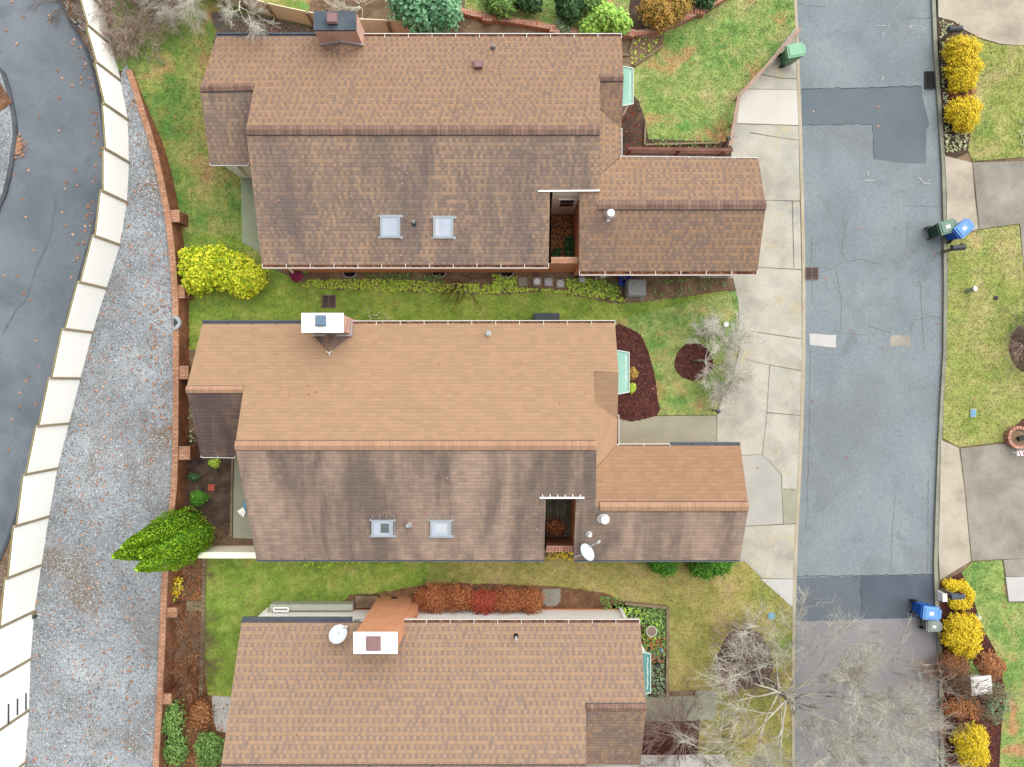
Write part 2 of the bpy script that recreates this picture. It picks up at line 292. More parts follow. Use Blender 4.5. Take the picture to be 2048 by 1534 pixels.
# ------------------------------------------------------------------ mesh builder
class MB:
    def __init__(s): s.v = []; s.f = []; s.m = []; s.smooth = False
    def face(s, pts, m=0):
        i = len(s.v); s.v += [tuple(p) for p in pts]; s.f.append(tuple(range(i, i+len(pts)))); s.m.append(m); return s
    def up(s, pts, m=0):   # flat face that looks up
        a = 0
        for k in range(len(pts)):
            x0, y0 = pts[k][:2]; x1, y1 = pts[(k+1) % len(pts)][:2]; a += x0*y1-x1*y0
        return s.face(pts if a > 0 else pts[::-1], m)
    def slab(s, pts, thick, m=0, ms=None):
        a = sum(pts[k][0]*pts[(k+1) % len(pts)][1]-pts[(k+1) % len(pts)][0]*pts[k][1] for k in range(len(pts)))
        if a < 0: pts = pts[::-1]
        ms = m if ms is None else ms
        s.face(pts, m); lo = [(p[0], p[1], p[2]-thick) for p in pts]; s.face(lo[::-1], ms)
        for k in range(len(pts)):
            j = (k+1) % len(pts); s.face([pts[k], lo[k], lo[j], pts[j]], ms)
        return s
    def box(s, x0, x1, y0, y1, z0, z1, m=0, mt=None):
        x0, x1 = min(x0, x1), max(x0, x1); y0, y1 = min(y0, y1), max(y0, y1)
        return s.slab([(x0, y0, z1), (x1, y0, z1), (x1, y1, z1), (x0, y1, z1)], z1-z0, m if mt is None else mt, m)
    def obox(s, c, sx, sy, sz, rot=0, m=0, taper=1.0, mt=None):  # base-centred, rotated about z
        cr, sr = math.cos(rot), math.sin(rot); q = []
        for z, k in ((0, 1.0), (sz, taper)):
            for dx, dy in ((-1, -1), (1, -1), (1, 1), (-1, 1)):
                x, y = dx*sx/2*k, dy*sy/2*k; q.append((c[0]+x*cr-y*sr, c[1]+x*sr+y*cr, c[2]+z))
        i = len(s.v); s.v += q
        for k, fc in enumerate(((3, 2, 1, 0), (4, 5, 6, 7), (0, 1, 5, 4), (1, 2, 6, 5), (2, 3, 7, 6), (3, 0, 4, 7))):
            s.f.append(tuple(i+a for a in fc)); s.m.append(mt if (mt is not None and k == 1) else m)
        return s
    def bar(s, a, b, wd, ht, m=0):  # box along segment a-b (any direction)
        a, b = Vector(a), Vector(b); d = (b-a).normalized(); up = Vector((0, 0, 1)) if abs(d.z) < .95 else Vector((0, 1, 0))
        sd = d.cross(up).normalized(); u2 = sd.cross(d).normalized(); q = []
        for p in (a, b):
            for i, j in ((-1, -1), (1, -1), (1, 1), (-1, 1)): q.append(tuple(p+sd*(i*wd/2)+u2*(j*ht/2)))
        i = len(s.v); s.v += q
        for fc in ((3, 2, 1, 0), (4, 5, 6, 7), (0, 1, 5, 4), (1, 2, 6, 5), (2, 3, 7, 6), (3, 0, 4, 7)): s.f.append(tuple(i+a for a in fc)); s.m.append(m)
        return s
    def tube(s, pts, rad, n=6, m=0, caps=True):
        i0 = len(s.v); pts = [Vector(p) for p in pts]
        if not hasattr(rad, '__len__'): rad = [rad]*len(pts)
        for k, p in enumerate(pts):
            d = (pts[min(k+1, len(pts)-1)]-pts[max(k-1, 0)]).normalized()
            up = Vector((0, 0, 1)) if abs(d.z) < .9 else Vector((1, 0, 0))
            a = d.cross(up).normalized(); b = d.cross(a)
            for j in range(n):
                t = 2*math.pi*j/n; s.v.append(tuple(p+(a*math.cos(t)+b*math.sin(t))*rad[k]))
        for k in range(len(pts)-1):
            for j in range(n):
                a = i0+k*n+j; b = i0+k*n+(j+1) % n; s.f.append((a, b, b+n, a+n)); s.m.append(m)
        if caps:
            s.f.append(tuple(i0+j for j in range(n))[::-1]); s.m.append(m); s.f.append(tuple(i0+(len(pts)-1)*n+j for j in range(n))); s.m.append(m)
        return s
    def cyl(s, c, r, h, n=20, m=0, r2=None, mt=None):
        r2 = r if r2 is None else r2; i = len(s.v)
        for z, q in ((0, r), (h, r2)):
            for j in range(n): t = 2*math.pi*j/n; s.v.append((c[0]+q*math.cos(t), c[1]+q*math.sin(t), c[2]+z))
        for j in range(n): s.f.append((i+j, i+(j+1) % n, i+n+(j+1) % n, i+n+j)); s.m.append(m)
        s.f.append(tuple(range(i, i+n))[::-1]); s.m.append(m); s.f.append(tuple(range(i+n, i+2*n))); s.m.append(m if mt is None else mt)
        return s
    def ribbon(s, pts, wd, m=0, jit=0):
        L = []; R = []
        for k, p in enumerate(pts):
            a = Vector(pts[max(k-1, 0)][:2]); b = Vector(pts[min(k+1, len(pts)-1)][:2]); d = (b-a)
            if d.length < 1e-6: continue
            d.normalize(); nn = Vector((-d.y, d.x))*wd/2*(1+jit*random.uniform(-1, 1))
            L.append((p[0]+nn.x, p[1]+nn.y, p[2])); R.append((p[0]-nn.x, p[1]-nn.y, p[2]))
        for k in range(len(L)-1): s.up([L[k], L[k+1], R[k+1], R[k]], m)
        return s
    def build(s, name, mats, parent=None, smooth=False, **tags):
        off = Vector((0, 0, 0))
        if parent is not None:
            q = parent
            while q is not None: off += Vector(q.location); q = q.parent
        me = bpy.data.meshes.new(name)
        me.from_pydata([(x-off.x, y-off.y, z-off.z) for x, y, z in s.v], [], s.f)
        for m_ in (mats if isinstance(mats, (list, tuple)) else [mats]): me.materials.append(M[m_] if isinstance(m_, str) else m_)
        me.polygons.foreach_set('material_index', s.m)
        if smooth: me.polygons.foreach_set('use_smooth', [True]*len(me.polygons))
        if len(s.f) < 60000:
            uvl = me.uv_layers.new(name='UVMap'); V = s.v
            for p in me.polygons:
                nx, ny, nz = p.normal; ax, ay, az = abs(nx), abs(ny), abs(nz)
                for li, vi in zip(p.loop_indices, p.vertices):
                    x, y, z = V[vi]
                    if az > .55:
                        if ax > .2 and ax > ay: uvl.data[li].uv = (y, x/az)
                        else: uvl.data[li].uv = (x, y/az)
                    else:
                        l = math.hypot(nx, ny) or 1; uvl.data[li].uv = ((-ny*x+nx*y)/l, z)
        me.update(); o = bpy.data.objects.new(name, me); COL.objects.link(o)
        if parent is not None: o.parent = parent
        for k, v_ in tags.items(): o[k] = v_
        return o
def thing(name, label, cat, loc, group=None):
    o = bpy.data.objects.new(name, None); COL.objects.link(o); o.location = loc; o.empty_display_size = .2
    o['label'] = label; o['category'] = cat
    if group: o['group'] = group
    return o
def ltag(o, label, cat, group=None):
    o['label'] = label; o['category'] = cat
    if group: o['group'] = group
    return o
def npmesh(name, V, Fc, mat, parent=None, **tags):
    V = np.asarray(V, dtype=np.float32); Fc = np.asarray(Fc, dtype=np.int32)
    if parent is not None:
        q = parent; off = np.zeros(3)
        while q is not None: off += np.array(q.location); q = q.parent
        V = V-off
    me = bpy.data.meshes.new(name); k = Fc.shape[1]
    me.vertices.add(len(V)); me.vertices.foreach_set('co', V.astype(np.float32).ravel())
    me.loops.add(Fc.size); me.loops.foreach_set('vertex_index', Fc.ravel())
    me.polygons.add(len(Fc)); me.polygons.foreach_set('loop_start', np.arange(0, Fc.size, k, dtype=np.int32))
    me.update(calc_edges=True); me.validate()
    me.materials.append(M[mat]); o = bpy.data.objects.new(name, me); COL.objects.link(o)
    if parent is not None: o.parent = parent
    for a, b in tags.items(): o[a] = b
    return o
def smooth(pts, n=4):
    out = []; N = len(pts)
    for i in range(N):
        p0, p1, p2, p3 = pts[i-1], pts[i], pts[(i+1) % N], pts[(i+2) % N]
        for k in range(n):
            t = k/n; out.append(tuple(.5*((2*p1[d])+(-p0[d]+p2[d])*t+(2*p0[d]-5*p1[d]+4*p2[d]-p3[d])*t*t+(-p0[d]+3*p1[d]-3*p2[d]+p3[d])*t**3) for d in (0, 1)))
    return out
def smooth_open(pts, n=4):
    out = []; N = len(pts)
    for i in range(N-1):
        p0, p1, p2, p3 = pts[max(i-1, 0)], pts[i], pts[i+1], pts[min(i+2, N-1)]
        for k in range(n):
            t = k/n; out.append(tuple(.5*((2*p1[d])+(-p0[d]+p2[d])*t+(2*p0[d]-5*p1[d]+4*p2[d]-p3[d])*t*t+(-p0[d]+3*p1[d]-3*p2[d]+p3[d])*t**3) for d in (0, 1)))
    out.append(pts[-1][:2]); return out
def rag(pts, amp, step=6):   # uneven soft border in plan
    out = []; N = len(pts)
    for i in range(N):
        a, b = pts[i], pts[(i+1) % N]; L = math.hypot(b[0]-a[0], b[1]-a[1]); k = max(1, min(60, int(L/step)))
        for j in range(k):
            t = j/k; out.append((a[0]+(b[0]-a[0])*t+random.uniform(-amp, amp), a[1]+(b[1]-a[1])*t+random.uniform(-amp, amp)))
    return out
def pts3(pp, z): return [P(x, y, z) for x, y in pp]
def inpoly(X, Y, poly):
    r = np.zeros(len(X), bool); j = len(poly)-1
    for i in range(len(poly)):
        xi, yi = poly[i][:2]; xj, yj = poly[j][:2]
        if yi != yj: r ^= ((yi > Y) != (yj > Y)) & (X < (xj-xi)*(Y-yi)/(yj-yi)+xi)
        j = i
    return r
def scatter(poly_px, z, dens, excl=()):
    poly = [XY(x, y, z) for x, y in poly_px]
    a = np.array(poly); lo = np.maximum(a.min(0), [-24, -18]); hi = np.minimum(a.max(0), [24, 18])
    n = int((hi-lo).prod()*dens); pt = lo+rng.random((n, 2))*(hi-lo)
    k = inpoly(pt[:, 0], pt[:, 1], poly)
    for e in excl: k &= ~inpoly(pt[:, 0], pt[:, 1], [XY(x, y, z) for x, y in e])
    return pt[k]
def sheet(name, pp, z, mat, thick=.2, kind='structure'):
    return MB().slab(pts3(pp, z), thick).build(name, mat, kind=kind)
def flat(name, pp, z, mat):
    return MB().up(pts3(pp, z)).build(name, mat, kind='structure')

# scatter generators -------------------------------------------------
def blades(name, pt, zf, mat, h=(.02, .05), wd=.018, label=None, cat='grass'):
    n = len(pt); z = zf(pt) if callable(zf) else np.full(n, zf)
    a = rng.random(n)*2*np.pi; hh = h[0]+rng.random(n)*(h[1]-h[0]); lean = (rng.random((n, 2))-.5)*hh[:, None]*3.6
    dx = np.cos(a)*wd*(.6+rng.random(n)); dy = np.sin(a)*wd*(.6+rng.random(n))
    V = np.zeros((n, 3, 3)); V[:, 0] = np.stack([pt[:, 0]-dx, pt[:, 1]-dy, z-.004], 1); V[:, 1] = np.stack([pt[:, 0]+dx, pt[:, 1]+dy, z-.004], 1)
    V[:, 2] = np.stack([pt[:, 0]+lean[:, 0], pt[:, 1]+lean[:, 1], z+hh], 1)
    return ltag(npmesh(name, V.reshape(-1, 3), np.arange(3*n).reshape(-1, 3), mat, kind='stuff'), label, cat)
def stones(name, pt, z, mat, r=(.015, .038), label='', cat='gravel'):
    n = len(pt); rr = r[0]+rng.random(n)*(r[1]-r[0]); a = rng.random(n)*6.28
    base = np.array([(1, 0, 0), (0, 1, 0), (-1, 0, 0), (0, -1, 0), (0, 0, .7)], float)
    F0 = np.array([(0, 1, 4), (1, 2, 4), (2, 3, 4), (3, 0, 4)])
    B = base[None]*(.7+.6*rng.random((n, 5, 1)))*rr[:, None, None]
    c, s_ = np.cos(a)[:, None], np.sin(a)[:, None]
    V = np.stack([B[:, :, 0]*c-B[:, :, 1]*s_+pt[:, 0:1], B[:, :, 0]*s_+B[:, :, 1]*c+pt[:, 1:2], B[:, :, 2]+z+rng.random((n, 1))*.008], 2)
    Fc = (F0[None]+5*np.arange(n)[:, None, None]).reshape(-1, 3)
    return ltag(npmesh(name, V.reshape(-1, 3), Fc, mat, kind='stuff'), label, cat)
def leaves(name, pt, z, mat, r=(.03, .07), label='', cat='fallen leaves', parent=None, tag=True):
    n = len(pt); rr = r[0]+rng.random(n)*(r[1]-r[0]); a = rng.random(n)*6.28; k = 6
    zz = z(pt) if callable(z) else np.full(n, float(z))
    th = a[:, None]+np.arange(k)[None]*2*np.pi/k; rad = rr[:, None]*np.where(np.arange(k)[None] % 2 == 0, 1.0, .5)*(.75+.5*rng.random((n, k)))
    V = np.stack([pt[:, 0:1]+np.cos(th)*rad, pt[:, 1:2]+np.sin(th)*rad, zz[:, None]+.006+rng.random((n, k))*.025], 2)
    o = npmesh(name, V.reshape(-1, 3), np.arange(k*n).reshape(-1, k), mat, parent, kind='stuff')
    if tag: ltag(o, label, cat)
    return o
def leaf_cloud(lobes, n, ls, flat_=1.0, shell=.75):
    """lobes: (x,y,z,rx,ry,rz). leaf quads through the outer volume of every lobe"""
    wts = np.array([l[3]*l[4]+l[3]*l[5] for l in lobes]); wts = wts/wts.sum(); Vs = []
    for l, w_ in zip(lobes, wts):
        m = max(6, int(n*w_)); d = rng.normal(size=(m, 3)); d /= np.linalg.norm(d, axis=1)[:, None]; d[:, 2] = np.where(d[:, 2] < -.3, -d[:, 2], d[:, 2])
        # uneven outline: low frequency lumps by direction
        ph = rng.random(6)*6.28
        lump = 1+.09*np.sin(3*np.arctan2(d[:, 1], d[:, 0])+ph[0])+.07*np.sin(7*np.arctan2(d[:, 1], d[:, 0])+ph[1]+4*d[:, 2])+.05*np.sin(13*np.arctan2(d[:, 1], d[:, 0])+ph[2]-7*d[:, 2])
        r = (shell+(1-shell)*rng.random(m)**.6)*lump*(1+.09*rng.normal(size=m))
        c = np.array(l[:3])+d*np.array(l[3:6])*r[:, None]
        nrm = d+np.array([0, 0, flat_])+rng.normal(size=(m, 3))*.45; nrm /= np.linalg.norm(nrm, axis=1)[:, None]
        t = np.cross(nrm, rng.normal(size=(m, 3))); t /= np.linalg.norm(t, axis=1)[:, None]; b = np.cross(nrm, t)
        s1 = ls*(.6+.8*rng.random(m))[:, None]; s2 = s1*(.5+.3*rng.random(m))[:, None]
        Vs.append(np.stack([c-t*s1, c+b*s2, c+t*s1, c-b*s2], 1))
    V = np.concatenate(Vs).reshape(-1, 3); V[:, 2] = np.maximum(V[:, 2], .01)
    return V, np.arange(len(V)).reshape(-1, 4)
def stems(mb, base, lobes, r=.025, n=6):
    for l in lobes:
        for k in range(n):
            a = random.random()*6.28; q = random.uniform(.2, .75)
            mb.tube([(base[0]+random.uniform(-.05, .05), base[1]+random.uniform(-.05, .05), base[2]), (base[0]*.4+l[0]*.6, base[1]*.4+l[1]*.6, base[2]*.4+l[2]*.6), (l[0]+math.cos(a)*l[3]*q, l[1]+math.sin(a)*l[4]*q, l[2]+l[5]*.3)], [r, r*.7, r*.25], 4)
    return mb
def bush(name, label, cat, lobes_px, mat, n, ls, group=None, zb=0, shell=.7, stem='bark', core=None):
    """lobes_px: (px, py, radius_x px, radius_y px, top height m) seen from above at mid height"""
    L = []
    for (px, py, rx, ry, h) in lobes_px:
        zc = zb+h*.5; x, y = XY(px, py, zc); k = (H-zc)/F; L.append((x, y, zc, rx*k, ry*k, h*.5))
    cx = sum(l[0] for l in L)/len(L); cy = sum(l[1] for l in L)/len(L)
    t = thing(name, label, cat, (cx, cy, zb), group)
    stems(MB(), (cx, cy, zb), L).build('stem', stem, t)
    V, Fc = leaf_cloud(L, n, ls, shell=shell); V[:, 2] = np.maximum(V[:, 2], zb+.01)
    npmesh('foliage', V, Fc, mat, t)
    return t
# bare branching ------------------------------------------------------
def grow(mb_big, segs, p, d, L, r, depth, spread, up, tip=.004, wob=.25):
    n = max(2, int(3+L*1.2)); pts = [p.copy()]; rads = [r]; q = p.copy(); dd = d.copy()
    for k in range(n):
        dd = (dd+Vector((random.gauss(0, wob), random.gauss(0, wob), random.gauss(0, wob)+up))*.35).normalized()
        q = q+dd*(L/n); pts.append(q.copy()); rads.append(max(tip, r*(1-.62*(k+1)/n)))
    segs.append((pts, rads))
    if depth <= 0: return
    kids = random.randint(3, 4) if depth > 1 else random.randint(2, 4)
    for j in range(kids):
        t = random.uniform(.3, 1.0) if j else 1.0
        i = min(n, max(1, int(round(t*n)))); base = pts[i]
        ax = Vector((random.gauss(0, 1), random.gauss(0, 1), random.gauss(0, .8)))
        nd = (dd+ax.normalized()*spread*random.uniform(.6, 1.2)).normalized()
        grow(mb_big, segs, base, nd, L*random.uniform(.52, .78), max(tip, rads[i]*.72), depth-1, spread, up, tip, wob)
def twiglets(segs, n, L, r, thin=.012):
    out = []
    for pts, rads in segs:
        if rads[-1] > thin: continue
        for _ in range(n):
            k = random.randrange(1, len(pts)); p = pts[k]; d0 = (pts[k]-pts[k-1]).normalized()
            d = (d0+Vector((random.gauss(0, .6), random.gauss(0, .6), random.gauss(0, .35)))).normalized(); l = L*random.uniform(.4, 1.2)
            q = p+d*l*.5; d = (d+Vector((random.gauss(0, .3), random.gauss(0, .3), random.gauss(0, .25)))).normalized(); out.append(([p, q, q+d*l*.5], [r, r*.8, r*.5]))
    return segs+out
def segs_mesh(name, segs, mat, parent, nside=4):
    V = []; Fc = []; 
    for pts, rads in segs:
        i0 = len(V); ns = nside
        for k, p in enumerate(pts):
            d = (pts[min(k+1, len(pts)-1)]-pts[max(k-1, 0)]).normalized(); u = Vector((0, 0, 1)) if abs(d.z) < .9 else Vector((1, 0, 0))
            a = d.cross(u).normalized(); b = d.cross(a)
            for j in range(ns):
                t = 2*math.pi*j/ns; v = p+(a*math.cos(t)+b*math.sin(t))*rads[k]; V.append((v.x, v.y, v.z))
        for k in range(len(pts)-1):
            for j in range(ns): a = i0+k*ns+j; b = i0+k*ns+(j+1) % ns; Fc.append((a, b, b+ns, a+ns))
    return npmesh(name, V, Fc, mat, parent)
# ================================================================== SETTING
MB().slab([(-700, -700, -.12), (700, -700, -.12), (700, 700, -.12), (-700, 700, -.12)], .5).build('ground', 'field', kind='structure')
sheet('yard_soil', [(250, -300), (1600, -300), (1600, 1900), (200, 1900), (300, 1250), (350, 900), (340, 500), (240, 200)], .0, 'soil', .1)
# road on the right
RL = [(1586, -900), (1592, -200), (1594, 0), (1597, 60), (1601, 180), (1604, 250), (1608, 400), (1611, 540), (1611, 700), (1607, 850), (1602, 960), (1596, 1080), (1592, 1200), (1590, 1340), (1590, 1534), (1592, 2400)]
RR = [(1850, -900), (1860, -200), (1864, 0), (1868, 100), (1875, 200), (1884, 330), (1887, 440), (1888, 560), (1887, 700), (1881, 800), (1876, 900), (1872, 1000), (1868, 1130), (1871, 1220), (1877, 1300), (1882, 1534), (1884, 2400)]
ZR = .02
rd = MB(); rd.slab(pts3(RL[::-1]+RR, ZR), .2)
def road_patch(pp, mi, z=.004): rd.up(pts3(rag(pp, .7, 9), ZR+z), mi)
road_patch([(1603, 179), (1844, 172), (1846, 200), (1856, 238), (1858, 250), (1852, 262), (1853, 327), (1800, 325), (1748, 318), (1746, 248), (1605, 250)], 1)
road_patch([(1594, 1156), (1722, 1152), (1722, 1240), (1593, 1242)], 3)
road_patch([(1594, 1242), (1875, 1236), (1882, 1534), (1884, 1800), (1592, 1800), (1591, 1534)], 4)
road_patch([(1723, 1152), (1866, 1149), (1870, 1236), (1723, 1238)], 2, .008)
road_patch([(1619, 667), (1672, 670), (1672, 696), (1619, 690)], 5)
road_patch([(1781, 670), (1820, 671), (1820, 694), (1781, 692)], 7)
road_patch([(1846, 330), (1886, 332), (1888, 560), (1884, 700), (1866, 700), (1860, 560)], 8, .002) if False else None
def crack(pp, wd=.02, mi=6, jit=.6, z=.010):
    q = []
    for i in range(len(pp)-1):
        a, b = pp[i], pp[i+1]; L = math.hypot(b[0]-a[0], b[1]-a[1]); k = max(1, int(L/7))
        for j in range(k): q.append((a[0]+(b[0]-a[0])*j/k+random.uniform(-1.3, 1.3), a[1]+(b[1]-a[1])*j/k+random.uniform(-1.3, 1.3)))
    q.append(pp[-1]); rd.ribbon([P(x, y, ZR+z) for x, y in q], wd*.5, mi, jit)
for pp in ([(1611, 537), (1640, 534), (1660, 538), (1690, 522), (1720, 519), (1760, 528)], [(1690, 522), (1683, 500), (1690, 460), (1686, 430)], [(1624, 470), (1624, 605)], [(1672, 540), (1684, 600), (1680, 668)],
           [(1682, 667), (1735, 669)], [(1735, 652), (1775, 663), (1785, 672)], [(1820, 665), (1830, 640), (1860, 632), (1880, 635)], [(1790, 993), (1785, 1060), (1782, 1145)],
           [(1857, 960), (1855, 1145)], [(1620, 700), (1619, 870), (1613, 1040), (1611, 1060)], [(1815, 440), (1815, 490)], [(1810, 411), (1880, 412)], [(1815, 36), (1864, 37)], [(1594, 8), (1650, 14)], [(1608, 366), (1620, 366)], 
           [(1600, 1002), (1616, 1002)], [(1612, 740), (1622, 740)], [(1690, 460), (1695, 440)], [(1840, 560), (1848, 700)]): crack(pp, .022)
crack([(1603, 178), (1700, 176), (1844, 172)], .05, 9, .4, .012); crack([(1594, 1153), (1722, 1151), (1867, 1148)], .04, 9, .4, .012); crack([(1722, 1152), (1723, 1240)], .035, 9, .4, .012); crack([(1605, 250), (1746, 248), (1748, 318)], .025, 9, .5, .012)
for pp in ([(1818, 52), (1832, 51), (1826, 58), (1818, 53)], [(1842, 52), (1848, 60), (1855, 56)], [(1835, 70), (1838, 76)], [(1752, 51), (1780, 52)], [(1764, 160), (1768, 152)], [(1838, 355), (1848, 366), (1862, 367), (1856, 358)], [(1725, 360), (1750, 361)], [(1736, 342), (1737, 352)], [(1764, 70), (1770, 64)]):
    rd.ribbon([P(x, y, ZR+.011) for x, y in pp], .035, 10, .5)
rd.build('road', ['asphalt', 'asphalt_patch', 'asphalt_new', 'asphalt_mid', 'asphalt_worn', 'concrete_pale', 'crack', 'concrete_dark', 'asphalt', 'tar_seam', 'paint'], kind='structure')
# kerbs
kb = MB(); kp = [P(x+3.5, y, .12) for x, y in RR]
L1 = [P(x, y, .12) for x, y in RR]; R1 = [P(x+7.5, y, .12) for x, y in RR]
for i in range(len(RR)-1): kb.slab([L1[i], L1[i+1], R1[i+1], R1[i]], .2)
kb.build('kerb', 'kerb', kind='structure')
kb = MB()
for i in range(1, len(RL)-1): kb.slab([P(RL[i][0]-6.5, RL[i][1], .05), P(RL[i+1][0]-6.5, RL[i+1][1], .05), P(*RL[i+1], .05), P(*RL[i], .05)], .1)
kb.build('kerb', 'kerb_tan', kind='structure')
# concrete on the left of the road
cc = MB()
cc.slab(pts3([(1590, 56), (1480, 193), (1470, 245), (1462, 296), (1400, 310), (1400, 556), (1466, 556), (1476, 600), (1482, 690), (1462, 770), (1440, 806), (1434, 832), (1225, 834), (1225, 895), (1400, 900), (1400, 1116), (1490, 1124), (1586, 1216), (1589, 1100), (1596, 960), (1602, 830), (1604, 700), (1603, 540), (1600, 400), (1597, 250), (1594, 180)], .04), .15)
cc.up(pts3([(1482, 178), (1594, 179), (1597, 250), (1474, 246)], .044), 1)
cc.up(pts3([(1225, 833), (1434, 831), (1434, 890), (1225, 890)], .044), 3)
cc.up(pts3([(1400, 911), (1526, 909), (1563, 950), (1567, 1050), (1400, 1054)], .044), 2)
cc.up(pts3([(1521, 1158), (1587, 1158), (1585, 1214)], .044), 4)
cc.up(pts3([(1567, 979), (1594, 978), (1592, 1047), (1568, 1049)], .046), 3)
for pp in ([(1510, 534), (1603, 539)], [(1585, 402), (1588, 535)], [(1525, 400), (1602, 402)], [(1500, 662), (1602, 677)], [(1490, 718), (1535, 729), (1602, 741)], [(1540, 729), (1534, 825), (1525, 910)], [(1470, 911), (1526, 909), (1563, 950), (1567, 1050)], [(1567, 978), (1594, 978)],
           [(1480, 1053), (1592, 1047)], [(1533, 825), (1603, 831)], [(1521, 1157), (1587, 1158)], [(1434, 832), (1434, 892)], [(1520, 148), (1560, 156), (1594, 157)], [(1474, 247), (1597, 251)], [(1482, 178), (1594, 179)], [(1500, 265), (1560, 275), (1598, 280)]):
    q = pp; cc.ribbon([P(x, y, .049) for x, y in q], .024, 5, .5)
cc.build('driveway', ['concrete', 'concrete_light', 'concrete_grey', 'concrete_green', 'concrete_pale', 'joint'], kind='structure')
# ground right of the road
E1 = 2300
sheet('verge_soil', [(1884, -500), (E1, -500), (E1, 1900), (1886, 1900), (1880, 1300), (1874, 1150), (1880, 900), (1894, 560), (1888, 330)], .10, 'soil', .15)
d1 = MB(); d1.slab(pts3([(1872, -300), (E1, -300), (E1, 88), (2030, 90), (2000, 87), (1965, 77), (1930, 60), (1908, 42), (1877, 34)], .14), .1)
d1.build('driveway', 'concrete_tan', kind='structure')
d2 = MB(); d2.slab(pts3([(1890, 312), (1944, 325), (1957, 458), (1893, 478), (1894, 400)], .14), .1); d2.slab(pts3([(1946, 325), (E1, 314), (E1, 570), (2050, 560), (2040, 447), (1959, 458)], .14), .1, 1)
d2.ribbon([P(x, y, .144) for x, y in smooth_open([(1945, 325), (1950, 390), (1958, 458)], 4)], .03, 2, .4); d2.build('driveway', ['concrete_tan', 'concrete_dark', 'joint'], kind='structure')
d3 = MB(); d3.slab(pts3([(1882, 880), (1919, 897), (1930, 990), (1942, 1122), (1880, 1160), (1877, 1100), (1880, 1000)], .14), .1); d3.slab(pts3([(1921, 897), (1990, 889), (E1, 880), (E1, 1146), (2005, 1118), (1944, 1122), (1932, 990)], .14), .1, 1)
d3.slab(pts3([(2007, 1120), (2050, 1118), (E1, 1118), (E1, 1153), (2012, 1153)], .147), .1, 1)
d3.ribbon([P(x, y, .145) for x, y in smooth_open([(1919, 897), (1931, 990), (1943, 1122)], 4)], .03, 2, .4)
d3.ribbon([P(x, y, .152) for x, y in [(1944, 1122), (2048, 1117)]], .02, 2, .4); d3.build('driveway', ['concrete_tan', 'concrete_dark', 'joint'], kind='structure')
sheet('doorstep', [(2012, 1155), (2200, 1150), (2200, 1200), (2018, 1203)], .2, 'concrete_pale', .1)
LR1 = [(1935, 70), (1965, 80), (2005, 90), (E1, 92), (E1, 312), (2048, 314), (1946, 322), (1936, 300), (1945, 240), (1942, 180), (1950, 120)]
LR2 = [(1896, 482), (1957, 460), (2038, 449), (2050, 562), (E1, 570), (E1, 874), (2000, 884), (1920, 894), (1886, 876), (1888, 800), (1894, 700), (1896, 560)]
LR3 = [(1944, 1124), (2004, 1120), (2010, 1160), (2016, 1205), (E1, 1202), (E1, 1800), (1985, 1800), (2004, 1440), (2008, 1370), (1990, 1300), (1962, 1250), (1945, 1190), (1924, 1146)]
for nm, pp, mt in (('lawn', LR1, 'd'), ('lawn', LR2, 'd'), ('lawn', LR3, 'e')): sheet(nm, pp, .125, 'grass_'+mt, .1)
sheet('flower_bed', [(1874, 36), (1908, 46), (1928, 66), (1950, 120), (1944, 180), (1948, 240), (1936, 305), (1912, 316), (1890, 308), (1884, 200)], .115, 'soil_dark', .1)
sheet('flower_bed', [(1880, 1164), (1924, 1146), (1945, 1190), (1962, 1250), (1990, 1300), (2008, 1370), (2004, 1440), (1985, 1800), (1890, 1800), (1884, 1400)], .115, 'mulch', .1)
sheet('mulch_circle', rag(smooth([(2052, 650), (2026, 664), (2018, 696), (2028, 728), (2052, 745), (2085, 730), (2095, 695), (2080, 660)], 3), 1), .14, 'soil_dark', .1)
sheet('flower_bed', [(2060, 826), (2035, 848), (2006, 882), (2060, 880)], .14, 'mulch', .1)
# raised plateau on the left: gravel, verge and road
ZG = .85; ZL = .80
WT = [(262, 138), (276, 180), (292, 232), (306, 276), (322, 340), (336, 410), (346, 480), (353, 560), (356, 650), (356, 800), (354, 940), (350, 1000), (345, 1040), (338, 1110), (333, 1180), (330, 1260), (326, 1350), (321, 1450), (316, 1534), (305, 1800)]
WTs = smooth_open(WT, 3)
MB().slab(pts3([(-2600, -1600), (300, -1600), (420, -60), (335, 20), (260, 80), (250, 110)] + WT + [(300, 2400), (-2600, 2400)], ZL-.04), .9).build('embankment', 'soil', kind='structure')
FB = [(186, -60), (205, 14), (224, 92), (241, 162), (256, 240), (258, 325), (254, 405), (240, 490), (213, 577), (185, 665), (161, 757), (138, 847), (115, 937), (98, 1033), (83, 1130), (69, 1222), (61, 1318), (58, 1420), (50, 1525), (40, 1640), (30, 1760)]
GRV = [(x-2, y) for x, y in FB[3:]] + [(290, 1900)] + [(x-3, y) for x, y in WT[::-1]] + [(250, 128)]
sheet('gravel_bed', GRV, ZG, 'gravel', .1)
LRr = smooth_open([(60, -400), (95, -60), (115, 0), (148, 60), (173, 110), (190, 170), (202, 240), (207, 310), (201, 380), (190, 430), (168, 510), (141, 600), (115, 700), (90, 800), (64, 900), (38, 1000), (8, 1090), (-60, 1240), (-180, 1500), (-300, 1800)], 3)
lr = MB(); lr.slab(pts3([(-1500, 1800), (-1500, -400)] + LRr, ZL), .2)
for pp in ([(112, 400), (100, 470), (72, 540), (55, 590), (30, 625), (5, 668)],): lr.ribbon([P(x, y, ZL+.006) for x, y in rag(smooth_open(pp, 4), 1)[:-1]][:1] + [P(x+random.uniform(-1.2, 1.2), y, ZL+.006) for x, y in smooth_open(pp, 5)], .06, 1, .7)
